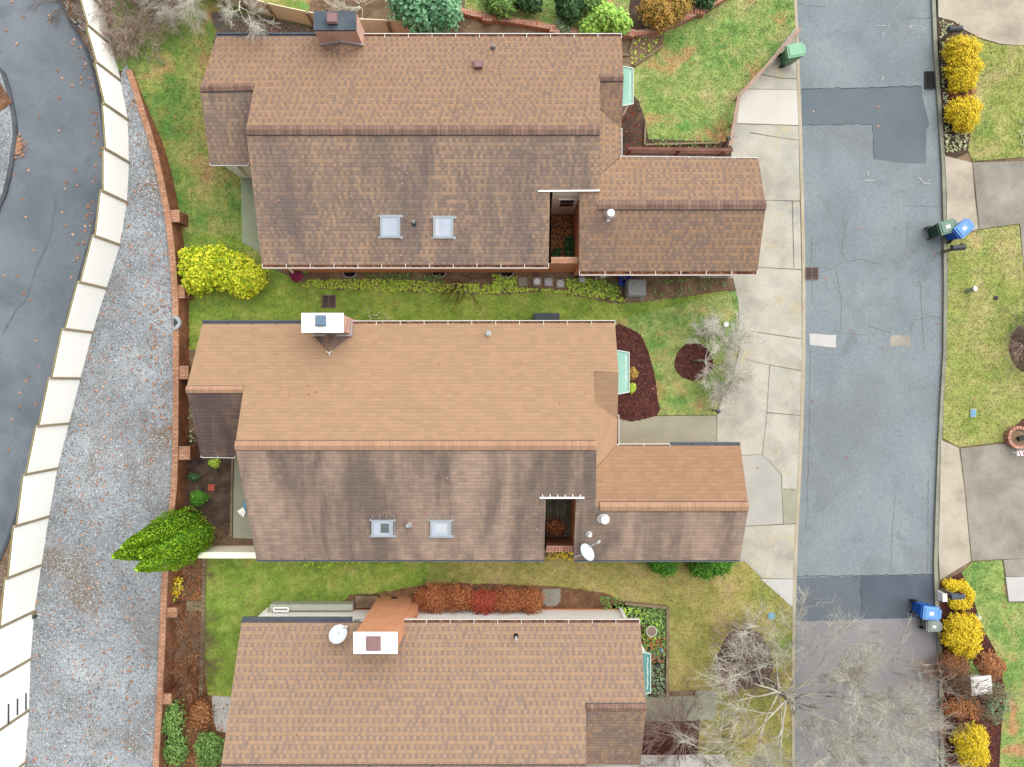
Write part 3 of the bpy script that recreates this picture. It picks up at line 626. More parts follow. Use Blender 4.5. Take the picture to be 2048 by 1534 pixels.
lr.build('road', ['asphalt_left', 'asphalt_mid'], kind='structure')
kb = MB(); a = [P(x, y, ZL+.09) for x, y in LRr]; b = [P(x+6, y, ZL+.09) for x, y in LRr]
for i in range(len(a)-1): kb.slab([a[i], a[i+1], b[i+1], b[i]], .2)
kb.build('kerb', 'kerb_asphalt', kind='structure')
sheet('verge_soil', [(x+5, y) for x, y in LRr] + [(20, 1800)] + FB[::-1], ZL+.03, 'soil', .1)
ISL = smooth([(-400, 40), (-60, 110), (0, 136), (15, 165), (26, 210), (33, 262), (26, 320), (16, 370), (0, 412), (-80, 560), (-400, 700)], 3)
sheet('traffic_island', ISL, ZL+.10, 'kerb_asphalt', .1); ISL2 = [(x-8, y) for x, y in ISL]
sheet('gravel_bed', ISL2, ZL+.12, 'gravel', .1)
sheet('flower_bed', [(-200, 70), (-10, 148), (18, 196), (24, 206), (0, 222), (-200, 260)], ZL+.14, 'litter_ground', .1)
# lawns in the yards (the north west one climbs to the fence)
def zA(px, py):
    a = min(1, max(0, (340-py)/190)); a = a*a*(3-2*a); b = min(1, max(0, (440-px)/150)); return .02+.78*a*b
g = MB(); NX, NY = 26, 34
LA = [(232, 90), (262, 72), (330, 30), (400, -60), (620, -60), (620, 340), (500, 345), (484, 352), (482, 480), (470, 500), (362, 500), (352, 470), (340, 400), (325, 320), (300, 240), (270, 140)]
X0, X1, Y0, Y1 = 225, 620, -60, 510
gi = [[None]*(NX+1) for _ in range(NY+1)]
for j in range(NY+1):
    for i in range(NX+1):
        px = X0+(X1-X0)*i/NX; py = Y0+(Y1-Y0)*j/NY; gi[j][i] = P(px, py, zA(px, py))
def wall_x(py):
    for (x0, y0), (x1, y1) in zip(WT, WT[1:]):
        if y0 <= py <= y1: return x0+(x1-x0)*(py-y0)/(y1-y0)
    return None
for j in range(NY):
    for i in range(NX):
        px = X0+(X1-X0)*(i+.5)/NX; py = Y0+(Y1-Y0)*(j+.5)/NY; wx = wall_x(py)
        if wx and px < wx-4: continue
        if py < 138 and px < 232: continue
        g.up([gi[j][i], gi[j][i+1], gi[j+1][i+1], gi[j+1][i]])
g.build('lawn', 'grass_a', kind='structure', smooth=False)
sheet('patio', [(482, 352), (520, 352), (560, 500), (530, 520), (505, 495), (484, 486)], .06, 'concrete_moss', .1)
LB = [(378, 470), (480, 470), (560, 545), (640, 578), (760, 582), (850, 585), (1000, 590), (1080, 584), (1110, 583), (1150, 592), (1220, 606), (1260, 607), (1300, 602), (1380, 592), (1455, 582), (1472, 590), (1478, 690), (1460, 770), (1436, 806), (1434, 830), (1225, 830), (1225, 700), (378, 700)]
sheet('lawn', rag(LB, 1.1, 5), .03, 'grass_b', .1)
sheet('lawn', [(1225, 660), (1232, 640), (1475, 580), (1478, 690), (1460, 770), (1436, 806), (1434, 829), (1225, 829)], .033, 'grass_e', .1)
BB = [(530, 530), (1466, 530), (1470, 578), (1455, 582), (1380, 592), (1300, 602), (1260, 607), (1220, 606), (1150, 592), (1110, 583), (1080, 584), (1000, 590), (850, 585), (760, 582), (640, 578), (560, 545)]
sheet('flower_bed', BB, .02, 'soil', .1)
MH = smooth([(1215, 660), (1262, 658), (1285, 676), (1302, 720), (1311, 760), (1315, 800), (1314, 831), (1215, 831)], 2)
sheet('mulch_bed', rag(MH, .8), .06, 'mulch', .1)
MC = smooth([(1388+38*math.cos(t)*(1+.05*math.sin(3*t)), 723+38*math.sin(t)) for t in [k*math.pi/5 for k in range(10)]], 2)
sheet('mulch_circle', rag(MC, .8), .07, 'mulch', .1)
LC = [(408, 1105), (1495, 1118), (1586, 1216), (1588, 1534), (1588, 1900), (1392, 1900), (1392, 1380), (1336, 1382), (1336, 1216), (1120, 1200), (840, 1225), (700, 1212), (560, 1212), (530, 1240), (530, 1262), (600, 1400), (600, 1420), (458, 1400), (416, 1390), (408, 1330)]
sheet('lawn', rag(LC, 1.1, 5), .03, 'grass_c', .1)
LC2 = [(410, 1112), (600, 1108), (860, 1120), (850, 1175), (760, 1195), (700, 1212), (560, 1212), (530, 1240), (520, 1280), (475, 1392), (416, 1388), (409, 1330)]
sheet('lawn', rag(LC2, 3, 12), .034, 'grass_b', .1)
LN = [(930, -60), (1110, -60), (1262, -60), (1258, 40), (1240, 62), (1190, 64), (1080, 52), (1000, 36), (930, 22)]
sheet('lawn', rag(LN, 1.1, 5), .03, 'grass_e', .1)
LE = [(1262, 80), (1330, 64), (1400, 34), (1462, -4), (1500, -60), (1586, -60), (1590, 56), (1480, 193), (1470, 245), (1462, 290), (1300, 292), (1225, 260), (1225, 90)]
sheet('lawn', rag(LE, 1.1, 5), .034, 'grass_e', .1)
sheet('flower_bed', smooth([(1225, 215), (1268, 192), (1284, 220), (1294, 260), (1292, 300), (1225, 312)], 2), .05, 'soil_dark', .1)
sheet('flower_bed', [(1292, 278), (1464, 284), (1462, 318), (1225, 318), (1225, 296)], .046, 'soil_dark', .1)
sheet('flower_bed', [(1246, 76), (1300, 74), (1328, 70), (1326, 92), (1290, 120), (1262, 140), (1225, 150), (1225, 78)], .046, 'soil', .1)
sheet('path', smooth([(1266, -40), (1292, -40), (1284, 20), (1286, 50), (1300, 62), (1262, 66), (1258, 30)], 3), .04, 'soil_dark', .1)
sheet('yard_soil', [(860, -60), (935, -60), (930, 24), (1010, 42), (1120, 60), (1245, 72), (1245, 110), (860, 110)], .022, 'soil', .1)
# yard west of the middle house
sheet('flower_bed', [(372, 860), (466, 905), (464, 1065), (440, 1080), (372, 1060), (362, 900)], .03, 'soil_dark', .1)
sheet('patio', [(467, 900), (520, 900), (520, 1078), (466, 1076)], .06, 'concrete_green', .1)
sheet('flower_bed', [(338, 1095), (412, 1095), (408, 1250), (412, 1390), (458, 1402), (440, 1800), (310, 1800), (325, 1400)], .03, 'litter_ground', .1)
sheet('patio', [(424, 1392), (500, 1396), (480, 1470), (434, 1462), (424, 1430)], .06, 'concrete_pale', .1)
BR = rag(smooth([(835, 1172), (900, 1166), (1085, 1172), (1120, 1175), (1200, 1185), (1240, 1200), (1250, 1225), (835, 1228), (700, 1215), (698, 1190), (740, 1188)], 2), 1.5)
sheet('flower_bed', BR, .045, 'litter_ground', .1)
sheet('flower_bed', [(1225, 1208), (1330, 1212), (1334, 1396), (1225, 1398)], .045, 'soil_dark', .1)
sheet('path', [(1225, 1398), (1390, 1392), (1392, 1380), (1436, 1382), (1432, 1440), (1225, 1446)], .06, 'concrete_green', .1)
sheet('flower_bed', [(1225, 1446), (1400, 1440), (1395, 1512), (1225, 1512)], .045, 'mulch', .1)
sheet('driveway', [(1225, 1516), (1340, 1514), (1386, 1508), (1390, 1700), (1225, 1700)], .07, 'concrete_light', .1)
MC2 = smooth([(1490+56*math.cos(t)*(1+.07*math.sin(3*t)), 1318+60*math.sin(t)) for t in [k*math.pi/6 for k in range(12)]], 2)
sheet('mulch_circle', rag(MC2, 1), .07, 'soil_dark', .1)
sheet('path', rag([(424, 22), (520, 30), (640, 60), (640, 84), (425, 84), (436, 60), (420, 40)], 1.5), .11, 'path_dark', .1)
def roof_litter(pl, pp, n, label):
    a = np.array(pp); q = a.min(0)+rng.random((n, 2))*(a.max(0)-a.min(0)); q = q[inpoly(q[:, 0], q[:, 1], pp)]; W = np.array([on(pl, x, y) for x, y in q])
    leaves('fallen_leaves', W[:, :2], lambda _: W[:, 2]+.01, 'leaf_dry', (.02, .05), label)
# --- uncountable cover
def grass_of(pp, z, key, dens, label, excl=()):
    blades("grass", scatter(pp, z, dens, excl), z, 'blade_'+key, label=label)
ptA = scatter([(x, y) for x, y in [(240, 120), (262, 90), (330, 40), (415, 40), (424, 86), (500, 90), (500, 340), (482, 352), (482, 480), (470, 495), (362, 495), (345, 400), (325, 320), (300, 250), (272, 160)]], 0, 420)
def zAxy(pt):
    out = np.zeros(len(pt))
    for i, (x, y) in enumerate(pt):
        z = .3
        for _ in range(3): z = zA(1024+x*F/(H-z), 767-y*F/(H-z))
        out[i] = z
    return out
blades('grass', ptA, zAxy, 'blade_a', label='patchy green grass between the curved brick wall and the north house')
grass_of(LB[:3]+LB[3:], .03, 'b', 380, 'dark green mown grass between the north and the middle house', [[(1232, 650), (1475, 590), (1478, 829), (1215, 829)]])
grass_of([(1232, 650), (1475, 590), (1478, 690), (1460, 770), (1436, 806), (1434, 829), (1230, 829)], .033, 'e', 380, 'bright green grass around the round mulch ring', [MH, MC])
grass_of(LC, .03, 'c', 330, 'yellowish mown grass south of the middle house', [LC2, MC2, BR])
grass_of(LC2, .034, 'b', 360, 'deep green grass at the west end of the south yard')
grass_of(LE, .034, 'e', 380, 'green grass with tan patches inside the wooden rail by the road', [[(1225, 80), (1300, 74), (1328, 70), (1290, 120), (1268, 190), (1294, 260), (1292, 280), (1464, 284), (1462, 318), (1225, 318)]])
grass_of(LN, .03, 'e', 380, 'shaded green grass behind the curved brick edging')
grass_of(LR1, .125, 'd', 330, 'green grass beside the row of golden shrubs'); grass_of(LR2, .125, 'd', 330, 'yellow-green grass with scattered leaves east of the road'); grass_of(LR3, .125, 'e', 330, 'green grass in the bottom right corner')
stones('gravel', scatter(GRV, ZG, 330), ZG-.004, 'stone', label='grey gravel between the white fence and the brick wall')
stones('gravel', scatter(ISL2, ZL+.12, 260), ZL+.118, 'stone', label='pale gravel on the island at the left edge')
VG = [(x+5, y) for x, y in LRr if -80 < y < 1700] + [(20, 1700)] + FB[::-1]
stones('gravel', scatter(VG, ZL, 120), ZL+.03, 'stone', label='thin stones on the verge between road and fence')
def chips(pp, z, dens, mat, label, r=(.02, .06)): leaves('mulch_chips', scatter(pp, z, dens), z, mat, r, label, 'mulch')
chips(MH, .06, 260, 'mulch_chip', 'dark red mulch beside the middle house bay window'); chips(MC, .07, 260, 'mulch_chip', 'dark red mulch in the ring round the leaning pale tree')
chips([(1880, 1164), (1924, 1146), (1962, 1250), (2008, 1370), (1985, 1534), (1890, 1534)], .115, 160, 'mulch_chip', 'red-brown mulch under the golden shrubs by the lower driveway')
def fallen(pp, z, dens, label, mat='leaf_dry', r=(.035, .075)): leaves('fallen_leaves', scatter(pp, z, dens), z, mat, r, label)
fallen(VG, ZL+.03, 32, 'tan leaves gathered along the kerb and the white fence'); fallen(GRV, ZG+.02, 6, 'tan leaves strewn on the gravel')
fallen([(x, y) for x, y in [(330, 480), (348, 560), (353, 700), (353, 900), (300, 900), (300, 500)]], ZG+.02, 14, 'tan leaves gathered beside the brick wall')
fallen([(-50, 0), (130, 0), (195, 200), (200, 380), (150, 560), (60, 880), (-50, 1000)], ZL+.004, .9, 'single tan leaves on the left road', r=(.06, .10))
fallen([(150, 60), (190, 170), (205, 300), (190, 430), (150, 560), (136, 560), (175, 420), (190, 300), (180, 180), (140, 90)], ZL+.004, 14, 'tan leaves along the edge of the left road', r=(.05, .09))
fallen([(1866, 480), (1886, 480), (1884, 700), (1876, 900), (1866, 900), (1878, 700)], ZR+.004, 5, 'tan leaves in the gutter of the right road')
fallen([(1620, 200), (1860, 200), (1860, 1100), (1620, 1100)], ZR+.004, .12, 'few tan leaves on the right road')
fallen(LR2, .15, 2.6, 'tan leaves on the grass east of the road', r=(.03, .055)); fallen(LB, .06, .9, 'few tan leaves on the dark green grass', r=(.03, .055)); fallen(LE, .07, 1.0, 'few tan leaves on the grass by the wooden rail', r=(.03, .055))
fallen(LC, .06, 1.3, 'few tan leaves on the yellowish grass', r=(.03, .055)); fallen([(1480, 560), (1600, 560), (1600, 1100), (1480, 1100)], .045, .25, 'few tan leaves on the concrete', r=(.02, .05))
leaves('fallen_leaves', ptA[rng.random(len(ptA)) < .006], zAxy, 'leaf_dry', (.03, .06), 'tan leaves on the patchy grass by the brick wall')
fallen([(338, 1095), (412, 1095), (408, 1250), (412, 1390), (458, 1402), (440, 1534), (325, 1534)], .04, 130, 'rust leaves in the bed below the brick wall', 'leaf_rust', (.03, .065))
fallen([(1225, 215), (1268, 200), (1290, 260), (1292, 300), (1460, 290), (1460, 318), (1225, 318)], .055, 45, 'rust leaves in the bed by the brown railing', 'leaf_red', (.02, .05))
fallen([(424, 22), (520, 30), (640, 60), (640, 84), (425, 84)], .12, 30, 'orange leaves on the dark path beside the chimney of the north house', r=(.03, .06))
fallen([(600, 55), (940, 60), (930, 20), (640, -20), (520, -20), (420, 20), (440, 70)], .1, 16, 'tan leaves behind the north house', r=(.03, .06))
fallen([(1880, 1290), (1990, 1300), (2008, 1370), (1985, 1534), (1885, 1534)], .14, 40, 'rust leaves under the shrubs at the bottom right', 'leaf_red', (.025, .06))
ltag(leaves('leaf_pile', np.stack([rng.normal(P(36, 292, ZL)[0], .15, 260), rng.normal(P(36, 292, ZL)[1], .2, 260)], 1), ZL+.05, 'leaf_dry', (.03, .07), tag=False), 'heap of orange leaves on the left road by the island kerb', 'leaf pile')
# ground cover in the beds
def cover(pp, z, dens, mat, label, r=(.03, .07), excl=()):
    pt = scatter(pp, z, dens, excl); o = leaves('ground_cover', pt, lambda q: z+rng.random(len(q))*.10, mat, r, label, 'ground cover')
cover([(620, 560), (760, 558), (900, 566), (1000, 570), (1000, 588), (850, 584), (700, 580), (600, 574)], .03, 330, 'leaf_cover', 'lime ground cover along the edge of the bed below the north house')
cover([(985, 550), (1080, 555), (1200, 560), (1235, 575), (1250, 605), (1150, 590), (1080, 582), (985, 586)], .03, 340, 'leaf_cover', 'lime ground cover around the stepping stones', excl=[[(1034, 550), (1133, 550), (1133, 580), (1034, 576)]])
cover([(720, 545), (880, 548), (890, 566), (760, 562)], .03, 140, 'leaf_mid', 'green weeds near the window wells of the north house')
cover([(1140, 556), (1240, 560), (1245, 590), (1150, 582)], .03, 170, 'leaf_mid', 'green weeds left of the blue recycling box')
cover([(1300, 560), (1400, 555), (1460, 565), (1440, 582), (1310, 596)], .03, 45, 'leaf_mid', 'sparse weeds right of the grey cooling unit')
cover([(1230, 1210), (1332, 1214), (1332, 1310), (1285, 1310), (1285, 1250), (1230, 1250)], .05, 230, 'leaf_mid', 'dense green ivy at the corner of the south house', (.03, .08))
cover([(1235, 1215), (1300, 1218), (1330, 1260), (1300, 1300)], .09, 60, 'leaf_cover', 'yellow-green tips in the ivy around the bird bath')
cover([(1285, 1300), (1330, 1300), (1330, 1394), (1292, 1394)], .05, 170, 'leaf_sage', 'mixed green plants beside the south house bay window')
cover([(1285, 1270), (1330, 1275), (1328, 1330), (1290, 1330)], .09, 110, 'leaf_rust', 'rust and orange plants beside the round pot')
cover([(1195, 1190), (1250, 1195), (1250, 1225), (1205, 1222)], .05, 150, 'leaf_mid', 'green plants at the white corner of the south house')
cover([(1878, 40), (1905, 46), (1890, 90), (1892, 200), (1905, 250), (1935, 270), (1932, 300), (1890, 306), (1884, 200)], .12, 150, 'leaf_pale', 'pale ground cover under the golden shrubs by the top driveway')
cover([(2035, 240), (2060, 235), (2060, 300), (2038, 290)], .13, 120, 'leaf_pale', 'pale ground cover at the right edge of the photo')
cover([(1300, 268), (1350, 276), (1440, 280), (1440, 296), (1310, 296)], .05, 60, 'leaf_mid', 'small green plants above the brown railing')
cover([(1262, 80), (1320, 78), (1290, 120), (1262, 132)], .05, 60, 'leaf_cover', 'sparse green plants between the timber edging')
cover([(590, 1119), (740, 1119), (700, 1132), (640, 1134), (590, 1128)], .05, 120, 'leaf_cover', 'low plants under the south eave of the middle house')
cover([(1095, 1103), (1145, 1103), (1145, 1120), (1095, 1120)], .05, 140, 'leaf_gold', 'yellow weeds outside the low brick wall of the deck')
cover([(378, 800), (405, 820), (402, 880), (380, 890)], .04, 60, 'leaf_pale', 'pale dry plants beside the brick wall west of the middle house')
cover([(735, 618), (775, 618), (785, 645), (735, 645)], .05, 60, 'leaf_pale', 'pale tuft beside the white-topped chimney')
# ================================================================== HOUSES
EZ = 2.55
def plane_y(py0, z0, py1, z1):      # roof plane through two level lines seen at those picture rows
    y0 = P(0, py0, z0)[1]; y1 = P(0, py1, z1)[1]; c = (z1-z0)/(y1-y0); return (z0-c*y0, 0.0, c)
def on(pl, px, py):
    a, b, c = pl; u = (px-1024)/F; v = -(py-767)/F; z = (a+(b*u+c*v)*H)/(1+b*u+c*v); return P(px, py, z)
class House:
    def __init__(s, label, loc): s.t = thing('house', label, 'house', loc); s.rf = []
    def roof(s, faces, mats):     # faces: (list of points, slot)
        mb = MB()
        for pts, m in faces: mb.slab(pts, .11, m, len(mats)); s.rf.append(pts)
        return mb.build('roof', mats+['edge_dark'], s.t)
    def walls(s, foot, mats, fn, extra=()):
        V = []; T = []
        for pts in s.rf:
            i = len(V); V += [Vector(p) for p in pts]
            for tr in tessellate_polygon([[Vector((p[0], p[1], 0)) for p in pts]]): T.append(tuple(i+k for k in tr))
        bv = BVHTree.FromPolygons(V, T); s.bv = bv
        def top(x, y):
            best = None
            h = bv.ray_cast(Vector((x, y, 20)), Vector((0, 0, -1)))
            return h[0].z-.13 if h[0] is not None else 2.4
        mb = MB(); cx = sum(p[0] for p in foot)/len(foot); cy = sum(p[1] for p in foot)/len(foot)
        for k in range(len(foot)):
            a = foot[k]; b = foot[(k+1) % len(foot)]; L = math.hypot(b[0]-a[0], b[1]-a[1]); n = max(1, int(L/.35))
            for j in range(n):
                p = [a[d]+(b[d]-a[d])*j/n for d in (0, 1)]; q = [a[d]+(b[d]-a[d])*(j+1)/n for d in (0, 1)]
                # probe just inside so the roof above is found
                nx, ny = -(b[1]-a[1])/L*.03, (b[0]-a[0])/L*.03
                zp, zq = top(p[0]+nx, p[1]+ny), top(q[0]+nx, q[1]+ny)
                mb.face([(p[0], p[1], 0), (q[0], q[1], 0), (q[0], q[1], zq), (p[0], p[1], zp)], fn(k))
        return mb.build('wall', mats, s.t)
    def ridge(s, a, b, mat, wd=.33, drop=.06):
        a, b = Vector(a), Vector(b); mb = MB(); n = max(2, int((b-a).length/.14)); d = (b-a)/n; q = Vector((-d.y, d.x, 0)).normalized()*wd/2
        for i in range(n):
            p0 = a+d*i; p1 = a+d*(i+1.0); z0 = .055+(.01 if i % 2 else .0)
            for sg in (-1, 1):
                pts = [p0+Vector((0, 0, z0)), p1+Vector((0, 0, z0)), p1+q*sg+Vector((0, 0, z0-drop)), p0+q*sg+Vector((0, 0, z0-drop))]
                mb.slab([tuple(x) for x in pts], .03)
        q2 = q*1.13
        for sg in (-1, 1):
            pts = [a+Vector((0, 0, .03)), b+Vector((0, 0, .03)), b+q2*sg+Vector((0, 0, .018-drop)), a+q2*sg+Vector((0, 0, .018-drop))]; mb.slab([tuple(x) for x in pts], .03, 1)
        return mb.build('ridge_cap', [mat, 'edge_dark'], s.t)
    def gutter(s, a, b, out, white=True, wd=.12, br=.85):
        """a,b: points along the eave edge; out: outward direction (dx,dy)"""
        mb = MB(); o = Vector((out[0], out[1], 0)); a, b = Vector(a), Vector(b); dz = Vector((0, 0, -.06))
        q = [a+dz-o*.02, b+dz-o*.02, b+dz+o*wd, a+dz+o*wd]; mb.slab([tuple(x) for x in q], .05, 1)
        i0, i1 = a+o*wd+Vector((0, 0, .0)), b+o*wd+Vector((0, 0, .0))
        lip = .028 if white else .05
        mb.slab([tuple(x) for x in (i0, i1, i1+o*lip, i0+o*lip)], .12, 0)
        n = max(1, int((b-a).length/br))
        for k in range(n+1):
            p = a+(b-a)*(k/n); d = (b-a).normalized()*.011; mb.slab([tuple(x) for x in (p-d-o*.05+Vector((0, 0, .012)), p+d-o*.05+Vector((0, 0, .012)), p+d+i0-a+Vector((0, 0, .012)), p-d+i0-a+Vector((0, 0, .012)))], .02, 0)
        return mb.build('gutter', ['gutter_white' if white else 'gutter_grey', 'gutter_trough' if white else 'gutter_grey'], s.t)
def vadd(p, z): return (p[0], p[1], p[2]+z)
def skylight(h, pl, x0, x1, y0, y1, shade, tabs=True):
    c = [on(pl, *q) for q in ((x0, y0), (x1, y0), (x1, y1), (x0, y1))]
    def lerp(u, v): 
        a = [c[0][k]+(c[1][k]-c[0][k])*u for k in range(3)]; b = [c[3][k]+(c[2][k]-c[3][k])*u for k in range(3)]; return tuple(a[k]+(b[k]-a[k])*v for k in range(3))
    mb = MB(); e = .10
    for (u0, u1, v0, v1) in ((0, 1, 0, e), (0, 1, 1-e, 1), (0, e, e, 1-e), (1-e, 1, e, 1-e)):
        mb.slab([vadd(lerp(u0, v0), .12), vadd(lerp(u1, v0), .12), vadd(lerp(u1, v1), .12), vadd(lerp(u0, v1), .12)], .13)
    if tabs:
        for v0, v1 in ((-.02, .10), (.90, 1.02)):
            mb.slab([vadd(lerp(-.12, v0), .04), vadd(lerp(0, v0), .04), vadd(lerp(0, v1), .04), vadd(lerp(-.12, v1), .04)], .05); mb.slab([vadd(lerp(1, v0), .04), vadd(lerp(1.12, v0), .04), vadd(lerp(1.12, v1), .04), vadd(lerp(1, v1), .04)], .05)
        if tabs == 2:
            for k in range(4): u = k/3; mb.slab([vadd(lerp(u, -.24), .05), vadd(lerp(u+.03, -.24), .05), vadd(lerp(u+.03, -.10), .05), vadd(lerp(u, -.10), .05)], .04)
            for k in range(6): v = k/6+.02; mb.slab([vadd(lerp(1.05, v), .05), vadd(lerp(1.08, v), .05), vadd(lerp(1.08, v+.1), .05), vadd(lerp(1.05, v+.1), .05)], .04)
            mb.slab([vadd(lerp(-.1, 1.0), .05), vadd(lerp(1.1, 1.0), .05), vadd(lerp(1.1, 1.04), .05), vadd(lerp(-.1, 1.04), .05)], .05)
    f = mb.build('skylight', 'skylight_frame', h.t)
    g = MB(); z = .10
    g.up([vadd(lerp(e, e), z), vadd(lerp(1-e, e), z), vadd(lerp(1-e, 1-e), z), vadd(lerp(e, 1-e), z)], 0)
    s0, s1, t0, t1, mi = shade
    g.up([vadd(lerp(s0, t0), z+.006), vadd(lerp(s1, t0), z+.006), vadd(lerp(s1, t1), z+.006), vadd(lerp(s0, t1), z+.006)], mi)
    g.build('pane', ['skylight_glass', 'skylight_shade', 'skylight_dark'], f)
def pipe_vent(h, p, r=.06, hgt=.35, mat='vent_metal', base='vent_dark', capr=None):
    x, y, z = p; mb = MB(); mb.cyl((x, y, z-.05), r*2.6, .10, 16, 1, r2=r*1.3); mb.cyl((x, y, z), r, hgt, 14, 0)
    mb.cyl((x, y, z+hgt), r*.6, .003, 12, 1)
    if capr: mb.cyl((x, y, z+hgt*.8), capr, hgt*.3, 20, 0, r2=capr*.8)
    return mb.build('vent_pipe', [mat, base], h.t, smooth=False)
def box_vent(h, p, s=.32):
    x, y, z = p; mb = MB(); mb.obox((x, y, z-.1), s*1.25, s*1.25, .12, 0, 0); mb.obox((x, y, z), s, s, .26, 0, 0, .86)
    return mb.build('box_vent', ['flue_brown'], h.t)
def bay(h, x_in, pxo, py0, py1, dark=False, zt=2.30, zo=2.05, skew=7):
    t = h.t; o0 = P(pxo, py0+skew, zo); o1 = P(pxo, py1-skew, zo); i0 = (x_in, P(0, py0, zt)[1], zt); i1 = (x_in, P(0, py1, zt)[1], zt)
    b = MB(); ins = .10
    f0 = (x_in, i0[1]-.12); f1 = (o0[0]-ins, o0[1]-.12); f2 = (o1[0]-ins, o1[1]+.12); f3 = (x_in, i1[1]+.12)
    for (p, q) in ((f0, f1), (f1, f2), (f2, f3)):
        b.face([(q[0], q[1], 0), (p[0], p[1], 0), (p[0], p[1], .7), (q[0], q[1], .7)], 1); b.face([(q[0], q[1], .7), (p[0], p[1], .7), (p[0], p[1], zo-.03), (q[0], q[1], zo-.03)], 0)
    bw = b.build('bay_window', ['white', 'brick_house'], t)
    r = MB(); r.slab([i0, o0, o1, i1], .06); r.build('roof', 'copper_dark' if dark else 'copper', bw)
    s = MB()
    for a, c in ((i0, o0), (o0, o1), (o1, i1)):
        A_, C = Vector(a), Vector(c); s.bar(A_+Vector((0, 0, .02)), C+Vector((0, 0, .02)), .035, .03)
    a = Vector(o0)+Vector((-.12, -.14, .035)); c = Vector(o1)+Vector((-.12, .14, .035)); q = []
    for k in range(13): q.append(tuple(a+(c-a)*k/12+Vector((random.uniform(-.02, .02), 0, 0))))
    s.ribbon(q, .035, 0, .5); s.build('seam', 'copper_seam', bw)
    for (p, q) in ((f0, f1), (f1, f2), (f2, f3)):
        P0, Q0 = Vector((p[0], p[1], 0)), Vector((q[0], q[1], 0)); d = Q0-P0; nn = Vector((-d.y, d.x, 0)).normalized()*.012
        if nn.dot(Vector((o0[0]+o1[0], o0[1]+o1[1], 0))/2-Vector((x_in, (i0[1]+i1[1])/2, 0))) < 0: nn = -nn
        g = MB(); lo, hi = P0+d*.15+nn, P0+d*.85+nn; g.face([(lo.x, lo.y, .85), (hi.x, hi.y, .85), (hi.x, hi.y, zo-.25), (lo.x, lo.y, zo-.25)]); g.build('pane', 'glass_mid', bw)
def chimney(h, x0, x1, y0, y1, zt, mats, capm, flue, flue_px, cap_h=.08, over=.06, zb=0, flue_h=.22, fr=.2):
    b = MB().box(x0, x1, y0, y1, zb, zt-cap_h, 0).build('chimney', mats, h.t)
    MB().box(x0-over, x1+over, y0-over, y1+over, zt-cap_h+.002, zt, 0).build('cap', capm, b)
    fx, fy = XY(*flue_px, zt+flue_h); f = MB(); f.obox((fx, fy, zt), fr*1.6, fr*1.6, flue_h*.55, 0, 1); f.obox((fx, fy, zt+flue_h*.55+.002), fr*2, fr*2, flue_h*.45, 0, 0, .8); f.build('flue', [flue, 'vent_dark'], b)
    return b
def cricket(h, a, b, apex, zl, mat, lift=.30):  # little gable behind a chimney; a,b at the wall, apex up-slope; ridge from the middle of a-b to apex
    m = ((a[0]+b[0])/2, (a[1]+b[1])/2, (a[2]+b[2])/2+lift); r = MB()
    r.slab([a, m, apex], .04); r.slab([m, b, apex], .04)
    return r.build('cricket', mat, h.t)
def dish(px, py, z, label, rx=.30, tilt=(-.5, .2), az=0, arm=(1, 1), base_z=2.6, mount=None):
    x, y = XY(px, py, z); bx, by = mount if mount else (x, y+.1)
    t = thing('satellite_dish', label, 'satellite dish', (bx, by, base_z))
    n = Vector((math.sin(az)*math.cos(tilt), math.cos(az)*math.cos(tilt), math.sin(tilt))); u = n.cross(Vector((0, 0, 1))).normalized(); v = u.cross(n).normalized()
    c = Vector((x, y, z)); mb = MB(); N = 28; rings = 5; idx = []
    for k in range(rings+1):
        r = rx*k/rings; d = .10*rx*2*((k/rings)**2-1)
        for j in range(N if k else 1):
            a = 2*math.pi*j/N; mb.v.append(tuple(c+u*math.cos(a)*r*.88+v*math.sin(a)*r*1.05+n*d))
    for j in range(N): mb.f.append((0, 1+j, 1+(j+1) % N)); mb.m.append(0)
    for k in range(1, rings):
        for j in range(N):
            a = 1+(k-1)*N+j; b = 1+(k-1)*N+(j+1) % N; mb.f.append((a, a+N, b+N, b)); mb.m.append(0)
    mb.build('reflector', 'dish', t, smooth=True)
    f = c+n*.42+v*(-.1)+Vector((arm[0], arm[1], 0)).normalized()*.12; e = MB(); lo = c-v*rx*.9; e.tube([tuple(lo), tuple((lo+f)/2-v*.05), tuple(f)], .02, 6); e.build('arm', 'dish_arm', t)
    e = MB(); e.tube([tuple(f-n*.02), tuple(f+n*.10)], [.05, .035], 8); e.build('feed', 'vent_white', t)
    e = MB(); e.tube([tuple(c-n*.06), (bx, by, base_z+.15), (bx, by, base_z)], .025, 6); e.build('mast', 'dish_arm', t)

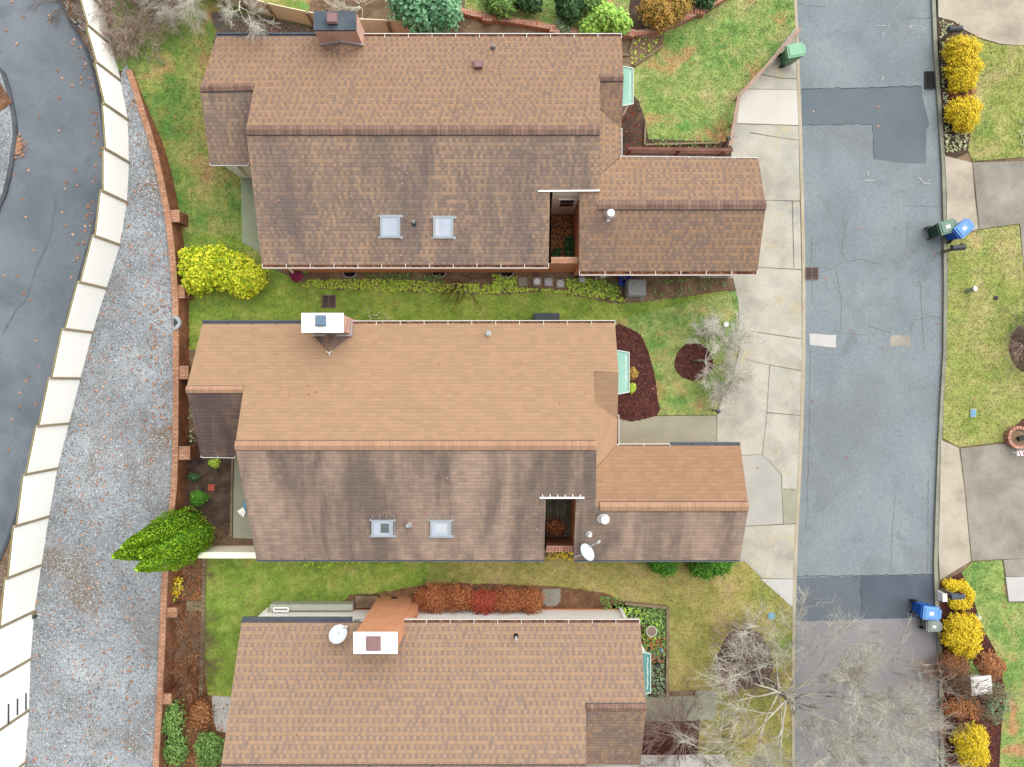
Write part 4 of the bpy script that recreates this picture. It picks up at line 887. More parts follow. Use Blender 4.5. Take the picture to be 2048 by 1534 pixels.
# ---------------------------------------------------------------- north house (H1)
h1 = House('north brick house with speckled brown roof, two clean skylights and a slate-capped chimney', P(960, 300, 0))
N1 = plane_y(73, EZ, 260, 4.35); S1 = plane_y(530, EZ, 260, 4.35)
e1 = on(N1, 492, 260); f1 = on(N1, 1200, 260); g1 = on(N1, 1200, 155); k1 = on(N1, 1247, 155)
c1 = on(N1, 400, 176); d1_ = on(N1, 508, 173)
G1w = P(1197, 410, 3.45); G1e = P(1532, 410, 3.45)
rf = [([on(N1, 433, 73), on(N1, 1243, 73), k1, g1, f1, e1, d1_, c1], 0),
      ([c1, vadd(d1_, -.02), P(545, 328, 2.5), P(420, 328, 2.5)], 1),
      ([e1, f1, on(S1, 1200, 383), on(S1, 1100, 383), on(S1, 1097, 530), on(S1, 524, 530)], 1),
      ([vadd(g1, -.03), k1, P(1243, 258, 2.6), P(1200, 215, 3.0)], 0),
      ([P(1196, 212, 3.0), P(1243, 258, 2.6), P(1241, 312, EZ), P(1196, 352, 3.0)], 2),
      ([P(1241, 314, EZ), P(1517, 317, EZ), G1e, G1w, P(1197, 352, 2.99)], 0),
      ([vadd(on(S1, 1159, 383), -.03), vadd(on(S1, 1197, 383), -.03), G1w, G1e, P(1515, 543, EZ), P(1158, 543, EZ)], 3)]
M['shingle_garage'] = mshingle('shingle_garage', (180, 146, 119), (153, 131, 117), .46, .115, .3, .22, parity=.5, vary=.08, stain=.45, stcol=(122, 104, 104), stlo=.56, sthi=.68)
h1.roof(rf, ['shingle_speckled', 'shingle_speckled_south', 'shingle_speckled', 'shingle_garage'])
xe = 3.9
foot1 = [(-11.3, 8.55), (-9.3, 8.55), (-9.3, 4.62), (1.50, 4.62), (1.50, 7.04), (2.55, 7.04), (2.55, 4.48), (9.1, 4.48), (9.1, 8.45), (xe, 8.45), (xe, 12.95), (-11.3, 12.95)]
h1.walls(foot1, ['brick_house', 'cream'], lambda k: 1 if k in (0, 1, 3, 4, 5) and k != 2 and k == 4 or k in (0,) else 0)
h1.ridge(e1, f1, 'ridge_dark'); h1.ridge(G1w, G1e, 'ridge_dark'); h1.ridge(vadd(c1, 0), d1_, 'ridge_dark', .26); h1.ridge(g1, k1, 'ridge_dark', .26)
h1.gutter(on(N1, 433, 74), on(N1, 640, 74), (0, 1), False); h1.gutter(on(N1, 722, 74), on(N1, 1243, 74), (0, 1))
h1.gutter(P(420, 328, 2.5), P(497, 328, 2.5), (0, -1), True, .03, 3); h1.gutter(on(S1, 525, 529), on(S1, 1097, 529), (0, -1)); h1.gutter(P(1159, 543, EZ), P(1514, 543, EZ), (0, -1))
h1.gutter(P(1241, 256, 2.6), P(1241, 312, EZ), (1, 0), True, .04, 3); h1.gutter(P(1241, 316, EZ), P(1516, 319, EZ), (0, 1), True, .06)
MB().bar(vadd(on(S1, 1076, 383), .05), vadd(on(S1, 1199, 382), .05), .05, .05).build('flashing', 'white', h1.t)
skylight(h1, S1, 761, 801, 431, 477, (.5, .88, .12, .86, 0)); skylight(h1, S1, 867, 907, 433, 478, (.12, .3, .12, .86, 1))
pipe_vent(h1, on(S1, 828, 446), .05, .3); pipe_vent(h1, on(N1, 986, 97), .05, .3); box_vent(h1, on(N1, 957, 132))
pipe_vent(h1, on(S1, 1216, 436), .09, .75, 'vent_white', 'vent_white', .17)
ch = chimney(h1, P(627, 0, 3.9)[0], P(712, 0, 3.9)[0], P(0, 60, 3.9)[1], P(0, 22, 3.9)[1], 3.9, ['brick_red'], 'slate', 'flue_brown', (663, 34), .1, .0)
b1 = on(N1, 645, 84); b2 = on(N1, 720, 84); cy_ = P(0, 60, 3.9)[1]
cricket(h1, (P(627, 0, 3.9)[0]-.02, cy_-.02, b1[2]+.1), (P(712, 0, 3.9)[0]+.02, cy_-.02, b2[2]+.1), vadd(on(N1, 680, 110), .02), 0, 'shingle_garage', .25)
fl = MB(); fy = cy_-.03
for sx, xx in ((-1, P(627, 0, 3.9)[0]-.04), (1, P(712, 0, 3.9)[0]+.04)):
    xm = (P(627, 0, 3.9)[0]+P(712, 0, 3.9)[0])/2; fl.bar((xx, fy, b1[2]+.16), (xm, fy, b1[2]+.42), .06, .12)
fl.build('flashing', 'flashing', h1.t)
bay(h1, xe, 1266, 130, 215, zo=2.1)
# courtyard window, garden wall, floor
MB().box(1.78, 2.46, 7.0, 7.06, 1.45, 2.55).build('window', 'white', h1.t)
wn = [o for o in h1.t.children if o.name.startswith('window')][0]
gp = MB(); gp.box(1.86, 2.38, 6.985, 6.995, 1.55, 1.95); gp.box(1.86, 2.38, 6.985, 6.995, 2.05, 2.45); gp.build('pane', 'glass_dark', wn)
gw = MB(); gw.box(1.50, 2.55, 4.62, 4.82, 0, 2.38); gw.build('garden_wall', ['brick_house'], h1.t); MB().box(1.50, 2.55, 4.60, 4.84, 2.383, 2.44).build('coping', 'brick_cap', h1.t)
for px in (700, 878, 1013):
    x, y = XY(px, 545, .1); w_ = MB(); pts = [(x+.28*math.cos(a), y-.02-.2*math.sin(a)) for a in [k*math.pi/10 for k in range(13)]]
    for i in range(10): w_.bar((pts[i][0], pts[i][1], .12), (pts[i+1][0], pts[i+1][1], .12), .03, .2)
    w_.up([(p[0], p[1], .03) for p in pts], 1); w_.build('window_well', ['vent_metal', 'pit'], h1.t)
dsp = MB(); dsp.bar(P(1482, 540, 2.45), (9.0, 4.43, .15), .09, .07); dsp.build('downspout', 'white', h1.t)
dsp = MB(); dsp.bar(P(574, 530, 2.45), (-9.05, 4.55, .15), .09, .07); dsp.build('downspout', 'white', h1.t)
pw = MB(); pw.bar(P(470, 332, 2.3), P(492, 352, .2), .11, .11); pw.build('porch_post', 'white', h1.t)
sheet('courtyard_soil', [(1095, 420), (1165, 420), (1165, 535), (1095, 535)], .04, 'soil_dark', .05)
leaves('fallen_leaves', scatter([(1100, 424), (1160, 424), (1160, 532), (1100, 532)], .05, 320), .05, 'leaf_rust', (.03, .07), 'rust leaves covering the courtyard of the north house')
bush('shrub', 'dark green shrub growing in the courtyard of the north house', 'shrub', [(1142, 495, 15, 24, .6), (1112, 510, 9, 14, .4)], 'leaf_dark', 700, .05)

# ---------------------------------------------------------------- middle house (H2)
h2 = House('middle house with plain tan shingles, weathered south slope and a white-capped chimney', P(900, 890, 0))
N2 = plane_y(648, EZ, 891, 4.4); S2 = plane_y(1120, EZ, 891, 4.4)
e2 = on(N2, 470, 891); f2 = on(N2, 1193, 891); c2 = on(N2, 372, 779); d2_ = on(N2, 487, 779); g2 = on(N2, 1187, 742); k2 = on(N2, 1237, 745)
G2w = P(1192, 1013, 3.45); G2e = P(1497, 1013, 3.45)
rf = [([on(N2, 405, 648), on(N2, 1230, 646), k2, g2, f2, e2, d2_, c2], 0),
      ([c2, vadd(d2_, -.02), P(520, 913, 2.5), P(402, 913, 2.5)], 2),
      ([e2, f2, on(S2, 1192, 997), on(S2, 1092, 997), on(S2, 1088, 1120), on(S2, 513, 1120)], 1),
      ([vadd(g2, -.03), k2, P(1235, 839, 2.6), P(1189, 804, 3.0)], 0),
      ([P(1188, 803, 3.0), P(1235, 839, 2.6), P(1234, 890, EZ), P(1189, 938, 3.0)], 0),
      ([P(1234, 891, EZ), P(1481, 891, EZ), G2e, G2w, P(1190, 938, 2.99)], 3),
      ([vadd(on(S2, 1152, 997), -.03), vadd(on(S2, 1192, 997), -.03), G2w, G2e, P(1480, 1120, EZ), P(1147, 1120, EZ)], 1)]
M['shingle_plain_garage'] = mshingle('shingle_plain_garage', (176, 139, 110), (163, 134, 110), .9, .3, .3, .13, vary=.07, grit=.1, big=.3)
h2.roof(rf, ['shingle_plain', 'shingle_plain_south', 'shingle_plain_rear', 'shingle_plain_garage'])
foot2 = [(-11.6, -2.35), (-9.6, -2.35), (-9.6, -6.4), (1.32, -6.4), (1.32, -4.21), (2.42, -4.21), (2.42, -6.4), (8.45, -6.4), (8.45, -2.5), (3.75, -2.5), (3.75, 2.05), (-11.6, 2.05)]
h2.walls(foot2, ['brick_house', 'cream'], lambda k: 1 if k == 4 else 0)
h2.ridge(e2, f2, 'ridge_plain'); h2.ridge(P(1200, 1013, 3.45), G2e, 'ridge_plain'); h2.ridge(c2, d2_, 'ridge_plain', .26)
h2.gutter(on(N2, 405, 649), on(N2, 601, 649), (0, 1), False); h2.gutter(on(N2, 705, 649), on(N2, 1230, 648), (0, 1))
h2.gutter(P(402, 913, 2.5), P(470, 914, 2.5), (0, -1), True, .02, .6); h2.gutter(on(S2, 514, 1118), on(S2, 1088, 1118), (0, -1), False, .06); h2.gutter(P(1148, 1118, EZ), P(1479, 1118, EZ), (0, -1), False, .06)
h2.gutter(P(1234, 830, 2.6), P(1234, 889, EZ), (1, 0), True, .06, .6); h2.gutter(P(1236, 892, EZ), P(1340, 892, EZ), (0, 1), True, .06); h2.gutter(P(1341, 892, EZ), P(1480, 892, EZ), (0, 1), False, .10)
gb = MB(); gb.bar(vadd(on(S2, 1079, 995), .06), vadd(on(S2, 1168, 995), .06), .06, .06)
for k in range(6): px = 1085+k*15; gb.bar(vadd(on(S2, px, 989), .05), vadd(on(S2, px, 994), .05), .03, .03)
gb.build('gutter', 'white', h2.t)
skylight(h2, S2, 744, 787, 1039, 1073, (.42, .82, .2, .75, 2), 2); skylight(h2, S2, 861, 903, 1039, 1074, (.26, .78, .2, .72, 1), 2)
pipe_vent(h2, on(S2, 817, 1049), .06, .3, 'vent_metal', 'vent_metal'); pipe_vent(h2, on(N2, 976, 669), .06, .3, 'vent_metal', 'vent_metal'); pipe_vent(h2, on(S2, 1206, 1034), .1, .55, 'vent_white', 'vent_white', .19); pipe_vent(h2, on(S2, 1178, 1067), .06, .35, 'vent_white', 'vent_white', .08)
xa, xb = P(603, 0, 4.1)[0]+.05, P(685, 0, 4.1)[0]-.02
chimney(h2, xa, xb, P(0, 664, 4.1)[1]+.03, P(0, 627, 4.1)[1]-.03, 4.1, ['brick_red'], 'white', 'flue_blue', (640, 641), .07, .05)
ya = P(0, 664, 4.1)[1]; zc = on(N2, 660, 668)[2]
cricket(h2, (xa-.02, ya-.02, zc+.02), (xb+.04, ya-.02, zc+.02), vadd(on(N2, 658, 706), .02), 0, 'shingle_plain_rear', .22)
fl = MB(); fl.bar((xa-.04, ya-.03, zc+.12), (xb+.06, ya-.03, zc+.12), .08, .12); fl.bar((xb+.05, ya-.03, zc+.12), (xb+.05, ya+.45, zc+.0), .06, .12); fl.build('flashing', 'flashing', h2.t)
q = on(N2, 659, 706); fl = MB()
for dx, dy in ((-.11, .06), (.11, .06), (.02, -.11)): fl.bar((q[0], q[1], q[2]+.06), (q[0]+dx, q[1]+dy, q[2]+.07), .03, .03)
fl.build('snow_guard', 'vent_white', h2.t)
bay(h2, 3.75, 1258, 698, 791, zo=2.1)
dk = MB(); dk.box(1.32, 2.42, -6.36, -4.22, 0, .10); dk.build('deck', 'deck', h2.t)
gw = MB(); gw.box(1.32, 2.42, -6.58, -6.375, 0, 1.72); gw.build('garden_wall', ['brick_face'], h2.t); MB().box(1.32, 2.42, -6.60, -6.36, 1.723, 1.78).build('coping', 'brick_path', h2.t)
bs = MB(); base = Vector((1.75, -6.0, .1)); sg = []
for k in range(9): grow(None, sg, base+Vector((random.uniform(-.3, .3), random.uniform(-.15, .25), 0)), Vector((random.uniform(-.5, .6), random.uniform(-.2, .7), .8)).normalized(), .5, .014, 2, .6, .05, .005)
ct = thing('potted_shrub', 'reddish shrub with dry leaves on the sunken deck of the middle house', 'shrub', tuple(base)); segs_mesh('branch', sg, 'twig_red', ct, 3)
V, Fc = leaf_cloud([(1.8, -5.85, .5, .45, .4, .4)], 330, .045, shell=.3); npmesh('foliage', V, Fc, 'leaf_barberry', ct)

# ---------------------------------------------------------------- south house (H3)
h3 = House('south house with speckled roof, white north wall and tall brick chimney', P(880, 1500, 0))
N3 = plane_y(1245, EZ, 1541, 4.45); RY = P(0, 1541, 4.45)[1]; SY = RY-4.6
S3 = (4.45-.413*RY, 0, .413)
def s3(px, z): return None
e3 = on(N3, 441, 1541); f3 = on(N3, 1172, 1541); g3 = on(N3, 1172, 1415); k3 = on(N3, 1293, 1415)
xw = e3[0]; xr = f3[0]; gx = k3[0]
rf = [([on(N3, 483, 1245), on(N3, 1280, 1245), k3, g3, f3, e3], 0),
      ([vadd(g3, -.03), k3, P(1281, 1530, 2.55), P(1170, 1530, 2.55)], 1),
      ([(xw, RY, 4.45), (xr, RY, 4.45), (xr, SY, 4.45-.413*4.6), (xw, SY, 4.45-.413*4.6)], 0),
      ([(xr-.1, -15.0, EZ), (xr+6.5, -15.0, EZ), (xr+6.5, -17.0, 3.4), (xr-.1, -17.0, 3.4)], 0),
      ([(xr-.1, -17.0, 3.4), (xr+6.5, -17.0, 3.4), (xr+6.5, -19.0, EZ), (xr-.1, -19.0, EZ)], 0)]
M['shingle_stained'] = mshingle('shingle_stained', (180, 148, 122), (154, 132, 118), .45, .125, .4, .3, stain=.55, stcol=(130, 124, 120), stlo=.46, sthi=.66)
M['shingle_south_house'] = mshingle('shingle_south_house', (180, 149, 123), (154, 133, 122), .5, .112, .3, .16, big=.22, parity=.9, vary=.07)
h3.roof(rf, ['shingle_south_house', 'shingle_stained'])
foot3 = [(-10.08, SY+.3), (xr+.1, SY+.3), (xr+.1, -18.7), (xr+6.2, -18.7), (xr+6.2, -15.45), (xr+.1, -15.45), (xr+.1, -13.6), (4.46, -13.6), (4.46, -9.4), (-10.08, -9.4)]
h3.walls(foot3, ['brick_house', 'white'], lambda k: 1)
MB().box(-10.06, 4.44, -9.398, -9.36, 0, .16).build('brick_base', 'brick_house', h3.t)
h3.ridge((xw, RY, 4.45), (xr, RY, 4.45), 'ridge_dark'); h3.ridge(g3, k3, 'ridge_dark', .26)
h3.gutter(on(N3, 484, 1244), on(N3, 704, 1244), (0, 1), False); h3.gutter(on(N3, 806, 1246), on(N3, 1279, 1246), (0, 1))
for (a, b) in ((548, 585), (592, 627), (633, 669), (708, 722), (828, 852), (885, 921), (928, 964)):
    xa, xb = XY(a, 1240, 1.5)[0], XY(b, 1240, 1.5)[0]; f = MB().box(xa-.04, xb+.04, -9.40, -9.35, 1.38, 2.08).build('window', 'white', h3.t); MB().box(xa, xb, -9.349, -9.34, 1.43, 2.03).build('pane', 'glass_mid', f)
for cx_ in (4.5, -10.1): MB().bar((cx_, -9.36, .1), (cx_, -9.36, 2.4), .12, .12).build('corner_board', 'white', h3.t)
x0, x1 = XY(757, 0)[0], XY(827, 0)[0]; cb = chimney(h3, x0, x1, -9.52, -8.86, 4.45, ['brick_house'], 'white', 'flue_brown', (746, 1289), .07, .05, flue_h=.2, fr=.26)
lw = MB().box(x1+.002, x1+.3, -9.50, -8.95, 0, 2.3).build('chimney_shoulder', 'brick_house', h3.t)
cd = MB().box(XY(785, 0)[0], XY(797, 0)[0], -8.858, -8.85, .12, .34).build('cleanout_door', 'pit', h3.t)
pipe_vent(h3, on(N3, 1032, 1274), .05, .35, 'vent_white', 'black')
bay(h3, 4.46, 1301, 1300, 1392, dark=True, zo=2.1)
lb = MB(); lb.box(XY(540, 0, .5)[0], XY(705, 0, .5)[0], XY(0, 1221, .5)[1], XY(0, 1209, .5)[1], .05, .5, 0); lb.build('window_well', 'pad', h3.t)
lb = MB(); X0w, X1w, Y0w, Y1w = XY(548, 0, .6)[0], XY(577, 0, .6)[0], XY(0, 1222, .6)[1], XY(0, 1215, .6)[1]
for a, b in (((X0w, Y0w), (X1w, Y0w)), ((X0w, Y1w), (X1w, Y1w)), ((X0w, Y0w), (X0w, Y1w)), ((X1w, Y0w), (X1w, Y1w))): lb.bar((a[0], a[1], .62), (b[0], b[1], .62), .05, .05)
lb.build('railing', 'white', h3.t)
tb = MB(); tb.slab([P(711, 1192, .35), P(757, 1193, .35), P(750, 1216, .35), P(711, 1216, .35)], .3, 0); tb.build('planter_box', 'soil', h3.t)

def gable(h, x, N, S, y0, y1):
    yr = (S[0]-N[0])/(N[2]-S[2]); f = lambda p, y: p[0]+p[2]*y-.125
    MB().face([(x, y0, 2.3), (x, y1, 2.3), (x, y1, f(S, y1)), (x, yr, f(N, yr)), (x, y0, f(N, y0))]).build('gable_wall', 'cream', h.t)
gable(h1, f1[0]-.1, N1, S1, g1[1], 7.1); gable(h1, e1[0]+.1, N1, S1, d1_[1], 8.6)
gable(h2, f2[0]-.1, N2, S2, g2[1], -4.1); gable(h2, e2[0]+.1, N2, S2, d2_[1], -2.4)
gable(h3, xr-.12, N3, S3, g3[1], -15.0)
roof_litter(S1, [(500, 270), (1095, 270), (1090, 525), (530, 525)], 60, 'few tan leaves on the skylight slope of the north house'); roof_litter(N1, [(440, 80), (1240, 80), (1195, 250), (500, 250)], 90, 'few tan leaves on the rear slope of the north house')
roof_litter(S2, [(480, 905), (1085, 905), (1085, 1110), (520, 1110)], 40, 'few pale leaves on the stained slope of the middle house'); roof_litter(N2, [(420, 660), (1185, 660), (1185, 880), (480, 880)], 30, 'few pale leaves on the tan slope of the middle house'); roof_litter(N3, [(490, 1255), (1270, 1255), (1160, 1520), (460, 1520)], 30, 'few tan leaves on the roof of the south house')
dish(1175, 1104, 3.25, 'white satellite dish on the lower roof corner of the middle house', .38, .50, math.radians(45), (1, 1), 2.7, XY(1150, 1112, 2.7))
dish(676, 1268, 3.2, 'grey satellite dish beside the tall brick chimney of the south house', .36, .82, math.radians(45), (1, 1), 2.7, XY(690, 1252, 2.7))
# ================================================================== FENCES AND WALLS
fn = thing('fence', 'long white board fence curving between the left road and the gravel', 'fence', P(*FB[8], ZG))
for i in range(len(FB)-1):
    a = Vector(P(*FB[i], ZG)); b = Vector(P(*FB[i+1], ZG)); hh = 1.50+.030*i; d = (b-a).normalized(); nrm = Vector((-d.y, d.x, 0))
    if nrm.x > 0: nrm = -nrm      # towards the road
    za, zb = ZG+hh+.07, ZG+hh-.07
    p = MB(); q = nrm*.03
    lo_a, lo_b = a+d*.05, b-d*.05
    for off, fl_ in ((Vector((0, 0, 0)), 0), (q, 1)):
        A0, B0 = lo_a+off, lo_b+off; pts = [(A0.x, A0.y, ZG-.05), (B0.x, B0.y, ZG-.05), (B0.x, B0.y, zb), (A0.x, A0.y, za)]
        p.face(pts if not fl_ else pts[::-1])
    p.face([(lo_a.x, lo_a.y, za), (lo_b.x, lo_b.y, zb), (lo_b.x+q.x, lo_b.y+q.y, zb), (lo_a.x+q.x, lo_a.y+q.y, za)])
    p.build('panel', 'fence_panel', fn)
    MB().bar((a.x+nrm.x*.07, a.y+nrm.y*.07, za-.03), (b.x+nrm.x*.07, b.y+nrm.y*.07, zb-.03), .055, .09).build('rail', 'fence_rail', fn)
    MB().bar((a.x, a.y, ZG-.05), (a.x, a.y, za+.05), .09, .09).build('post', 'fence_wood', fn)
# three dark bars on the south panels
for (px, y0, y1) in ((17, 1408, 1448), (35, 1397, 1430), (52, 1386, 1420)):
    a = Vector(P(*FB[17], ZG)); xw_ = a.x+.04; zz = H-xw_*F/(px-1024); MB().bar((xw_, P(0, y0, zz)[1], zz), (xw_, P(0, y1, zz)[1], zz), .04, .04).build('bar', 'vent_dark', fn)
f2n = thing('fence', 'cream board fence behind the chimney of the north house', 'fence', P(629, 53, .05))
FN = [(380, -30), (450, 6), (552, 37), (631, 54), (714, 67), (785, 70), (850, 74)]
for i in range(len(FN)-1):
    a = Vector(P(*FN[i], .05)); b = Vector(P(*FN[i+1], .05)); p = MB(); q = Vector((0, .03, 0))
    for off, fl_ in ((Vector((0, 0, 0)), 0), (q, 1)):
        A0, B0 = a+off, b+off; pts = [(A0.x, A0.y, 0), (B0.x, B0.y, 0), (B0.x, B0.y, 1.25), (A0.x, A0.y, 1.25)]; p.face(pts[::-1] if fl_ else pts)
    p.face([(a.x, a.y, 1.25), (b.x, b.y, 1.25), (b.x, b.y+.03, 1.25), (a.x, a.y+.03, 1.25)]); p.build('panel', 'fence_panel_far', f2n)
    MB().bar((b.x, b.y-.03, 0), (b.x, b.y-.03, 1.3), .11, .11).build('post', 'fence_wood', f2n)
rw = thing('retaining_wall', 'long curved brick retaining wall holding back the gravel', 'wall', P(356, 800, 0))
mb = MB(); cp = MB(); ZW = .98; path = WTs
inn = [P(x, y, ZW) for x, y in path]
def offs(pts, dd):
    o = []
    for k, p in enumerate(pts):
        a = Vector(pts[max(k-1, 0)][:2]); b = Vector(pts[min(k+1, len(pts)-1)][:2]); d = (b-a).normalized(); o.append((p[0]+d.y*dd, p[1]-d.x*dd, p[2]))
    return o
west = offs(inn, .20)
if west[5][0] > inn[5][0]: west = offs(inn, -.20)
for k in range(len(inn)-1):
    top = [(p[0], p[1], ZW-.062) for p in (inn[k], inn[k+1], west[k+1], west[k])]; mb.slab(top, 1.1, 0)
    st = random.uniform(-.012, .012) if k % 3 == 0 else 0
    top = [(p[0]+(.02 if i_ in (0, 1) else -.02), p[1], ZW+st) for i_, p in enumerate((inn[k], inn[k+1], west[k+1], west[k]))]; cp.slab(top, .055+st, 0)
mb.build('brickwork', 'brick_face', rw); cp.build('coping', 'brick_cap', rw)
for (px, py, wd) in ((346, 432, .45), (356, 583, .5), (364, 745, .5), (367, 906, .5), (341, 1225, .35), (330, 1398, .4)):
    x, y = P(px, py, .9)[:2]; b = MB().box(x-.22, x+.22, y-wd/2, y+wd/2, 0, .84).build('pier', 'brick_face', rw); MB().box(x-.25, x+.26, y-wd/2-.02, y+wd/2+.02, .842, .90).build('coping', 'brick_cap', b)
# brick edging curve behind the north house
be = thing('garden_wall', 'low curved brick edging between the bushes and the back of the north house', 'wall', P(1180, 65, 0))
q = smooth_open([(905, 20), (960, 33), (1040, 46), (1120, 60), (1200, 72), (1262, 70), (1310, 62), (1352, 46), (1400, 22), (1450, -6), (1490, -40)], 5); mb = MB()
for i in range(len(q)-1): mb.bar(P(*q[i], .16), P(*q[i+1], .16), .22, .30)
mb.build('brickwork', 'brick_path', be)
for px, py in ((975, 38), (1110, 62), (1258, 68), (1398, 24)): x, y = XY(px, py, .2); MB().obox((x, y, 0), .42, .3, .36, -.2).build('pier', 'brick_path', be)
# wooden rail round the corner lawn
rl = thing('rail_fence', 'low pinkish wooden rail fence at the lawn corner by the road', 'fence', P(1478, 192, 0))
for a, b in (((1601, 57), (1540, 124)), ((1540, 124), (1478, 192)), ((1478, 192), (1468, 245)), ((1468, 245), (1460, 292))):
    A0, B0 = Vector(P(*a, .5)), Vector(P(*b, .5)); MB().bar(A0, B0, .13, .05).build('rail', 'rail_wood', rl); MB().bar(A0-Vector((0, 0, .22)), B0-Vector((0, 0, .22)), .04, .1).build('rail', 'rail_wood', rl)
    MB().bar((A0.x, A0.y, 0), (A0.x, A0.y, .47), .09, .09).build('post', 'rail_wood', rl)
pg = thing('railing', 'brown wooden railing along the north side of the garage', 'railing', P(1355, 302, 0))
MB().bar(P(1256, 297, 1.0), P(1466, 300, 1.0), .14, .05).build('handrail', 'pergola_wood', pg); MB().bar(P(1262, 304, .6), P(1458, 306, .6), .08, .05).build('rail', 'pergola_wood', pg)
for px in (1261, 1360, 1452): x, y, _ = P(px, 298, 1.0); MB().bar((x, y, 0), (x, y, .97), .1, .1).build('post', 'pergola_wood', pg)
te = thing('timber_edging', 'thin timber edging strips dividing the small bed behind the north house', 'edging', P(1262, 96, 0))
mb = MB()
for a, b in (((1246, 78), (1296, 74)), ((1268, 76), (1258, 110)), ((1243, 111), (1260, 110)), ((1326, 92), (1268, 132))): mb.bar(P(*a, .08), P(*b, .08), .09, .14)
mb.build('timber', 'timber', te)
te = thing('timber_edging', 'narrow timber edging strip beside the path of the courtyard bed west of the middle house', 'edging', P(464, 980, 0)); MB().bar(P(466, 912, .08), P(463, 1072, .08), .07, .16).build('timber', 'timber', te)
te = thing('timber_edging', 'dark timber edging along the ivy bed of the south house', 'edging', P(1336, 1300, 0)); mb = MB(); mb.bar(P(1250, 1206, .1), P(1334, 1214, .1), .12, .2); mb.bar(P(1335, 1214, .1), P(1334, 1396, .1), .12, .2); mb.build('timber', 'timber', te)
te = thing('timber_edging', 'timber edging at the bed below the brown railing', 'edging', P(1290, 262, 0)); mb = MB(); mb.bar(P(1291, 246, .08), P(1289, 290, .08), .07, .14); mb.bar(P(1289, 290, .08), P(1440, 286, .08), .07, .14); mb.build('timber', 'timber', te)
# brick edging west bed
eb = thing('brick_edging', 'row of pale edging bricks beside the narrow bed west of the south lawn', 'edging', P(405, 1200, 0)); mb = MB()
for k in range(30):
    py = 1118+k*9.2; mb.obox(P(410-(k*.22), py, .03), .16, .175, .09, random.uniform(-.05, .05))
mb.build('brick', 'timber', eb)
eb = thing('stepping_stone', 'pale brick step crossing the narrow bed west of the south lawn', 'step', P(388, 1210, 0)); mb = MB()
for k in range(8): mb.obox(P(378+(k % 4)*8, 1206+(k//4)*10, .05), .155, .19, .08)
mb.build('brick', 'timber', eb)
cw = thing('garden_wall', 'low cream wall between the columnar evergreen and the middle house', 'wall', P(475, 1088, 0))
MB().box(XY(424, 0, 0)[0], -9.62, XY(0, 1100, 0)[1], XY(0, 1100, 0)[1]+.18, 0, 1.25).build('panel', 'cream', cw); MB().box(XY(424, 0, 0)[0]-.02, -9.60, XY(0, 1100, 0)[1]-.03, XY(0, 1100, 0)[1]+.21, 1.252, 1.30).build('coping', 'cream', cw)
# ================================================================== SMALL THINGS
def wheelie(px, py, rot, body, lid, label, group='wheelie bins', hh=1.02, s=.9, z=0.03):
    x, y = XY(px, py, z); t = thing('wheelie_bin', label, 'bin', (x, y, z), group); t.rotation_euler = (0, 0, 0)
    c, sn = math.cos(rot), math.sin(rot)
    def R(lx, ly, lz): return (x+(lx*c-ly*sn)*s, y+(lx*sn+ly*c)*s, z+lz*s)
    def frus(mb, z0, z1, w0, d0, w1, d1, sh0=0, sh1=0, m=0):
        q = [R(i*w0/2, j*d0/2+sh0, z0) for i, j in ((-1, -1), (1, -1), (1, 1), (-1, 1))]+[R(i*w1/2, j*d1/2+sh1, z1) for i, j in ((-1, -1), (1, -1), (1, 1), (-1, 1))]
        i = len(mb.v); mb.v += q
        for fc in ((3, 2, 1, 0), (4, 5, 6, 7), (0, 1, 5, 4), (1, 2, 6, 5), (2, 3, 7, 6), (3, 0, 4, 7)): mb.f.append(tuple(i+a for a in fc)); mb.m.append(m)
    b = MB(); frus(b, .05, .93*hh, .42, .50, .56, .66, 0, .04); frus(b, .93*hh, .985*hh, .60, .70, .60, .70, .04, .04); b.build('body', body, t)
    l = MB(); frus(l, .99*hh, 1.03*hh, .60, .72, .60, .72, .04, .04); frus(l, 1.031*hh, 1.065*hh, .52, .62, .44, .54, .04, .04); frus(l, 1.0*hh, 1.04*hh, .40, .1, .40, .1, .44, .44); lo = l.build('lid', lid, t)
    h = MB(); h.bar(R(-.27, -.36, .95*hh), R(.27, -.36, .95*hh), .035, .035); h.build('handle', body, t)
    for k in (-1, 1): w_ = MB(); w_.tube([R(k*.25, -.26, .13), R(k*.30, -.26, .13)], .13, 16); w_.build('wheel', 'black', t)
    b = MB(); frus(b, .55, .72, .20, .01, .20, .01, .345, .36); b.build('label_panel', 'white', t)
    b = MB(); frus(b, 1.066*hh, 1.070*hh, .16, .20, .16, .20, .04, .04); b.build('lid_label', 'vent_white' if body != 'bin_green' else lid, lo)
    return t
wheelie(1571, 122, math.radians(-80), 'bin_green', 'bin_green_lid', 'light green wheelie bin inside the wooden rail at the road edge')
wheelie(1866, 464, math.radians(-74), 'bin_dark', 'bin_dark_lid', 'dark green wheelie bin standing in the road beside the kerb')
wheelie(1898, 468, math.radians(-50), 'bin_blue', 'bin_blue_lid', 'bright blue wheelie bin behind the kerb next to a dark green one', z=.14)
wheelie(1834, 1212, math.radians(-96), 'bin_blue', 'bin_blue_lid', 'bright blue wheelie bin on the dark new asphalt under the bare tree')
wheelie(1851, 1244, math.radians(-90), 'bin_grey', 'bin_grey', 'small grey-green bin just below the blue one on the asphalt', hh=.75, s=.72)
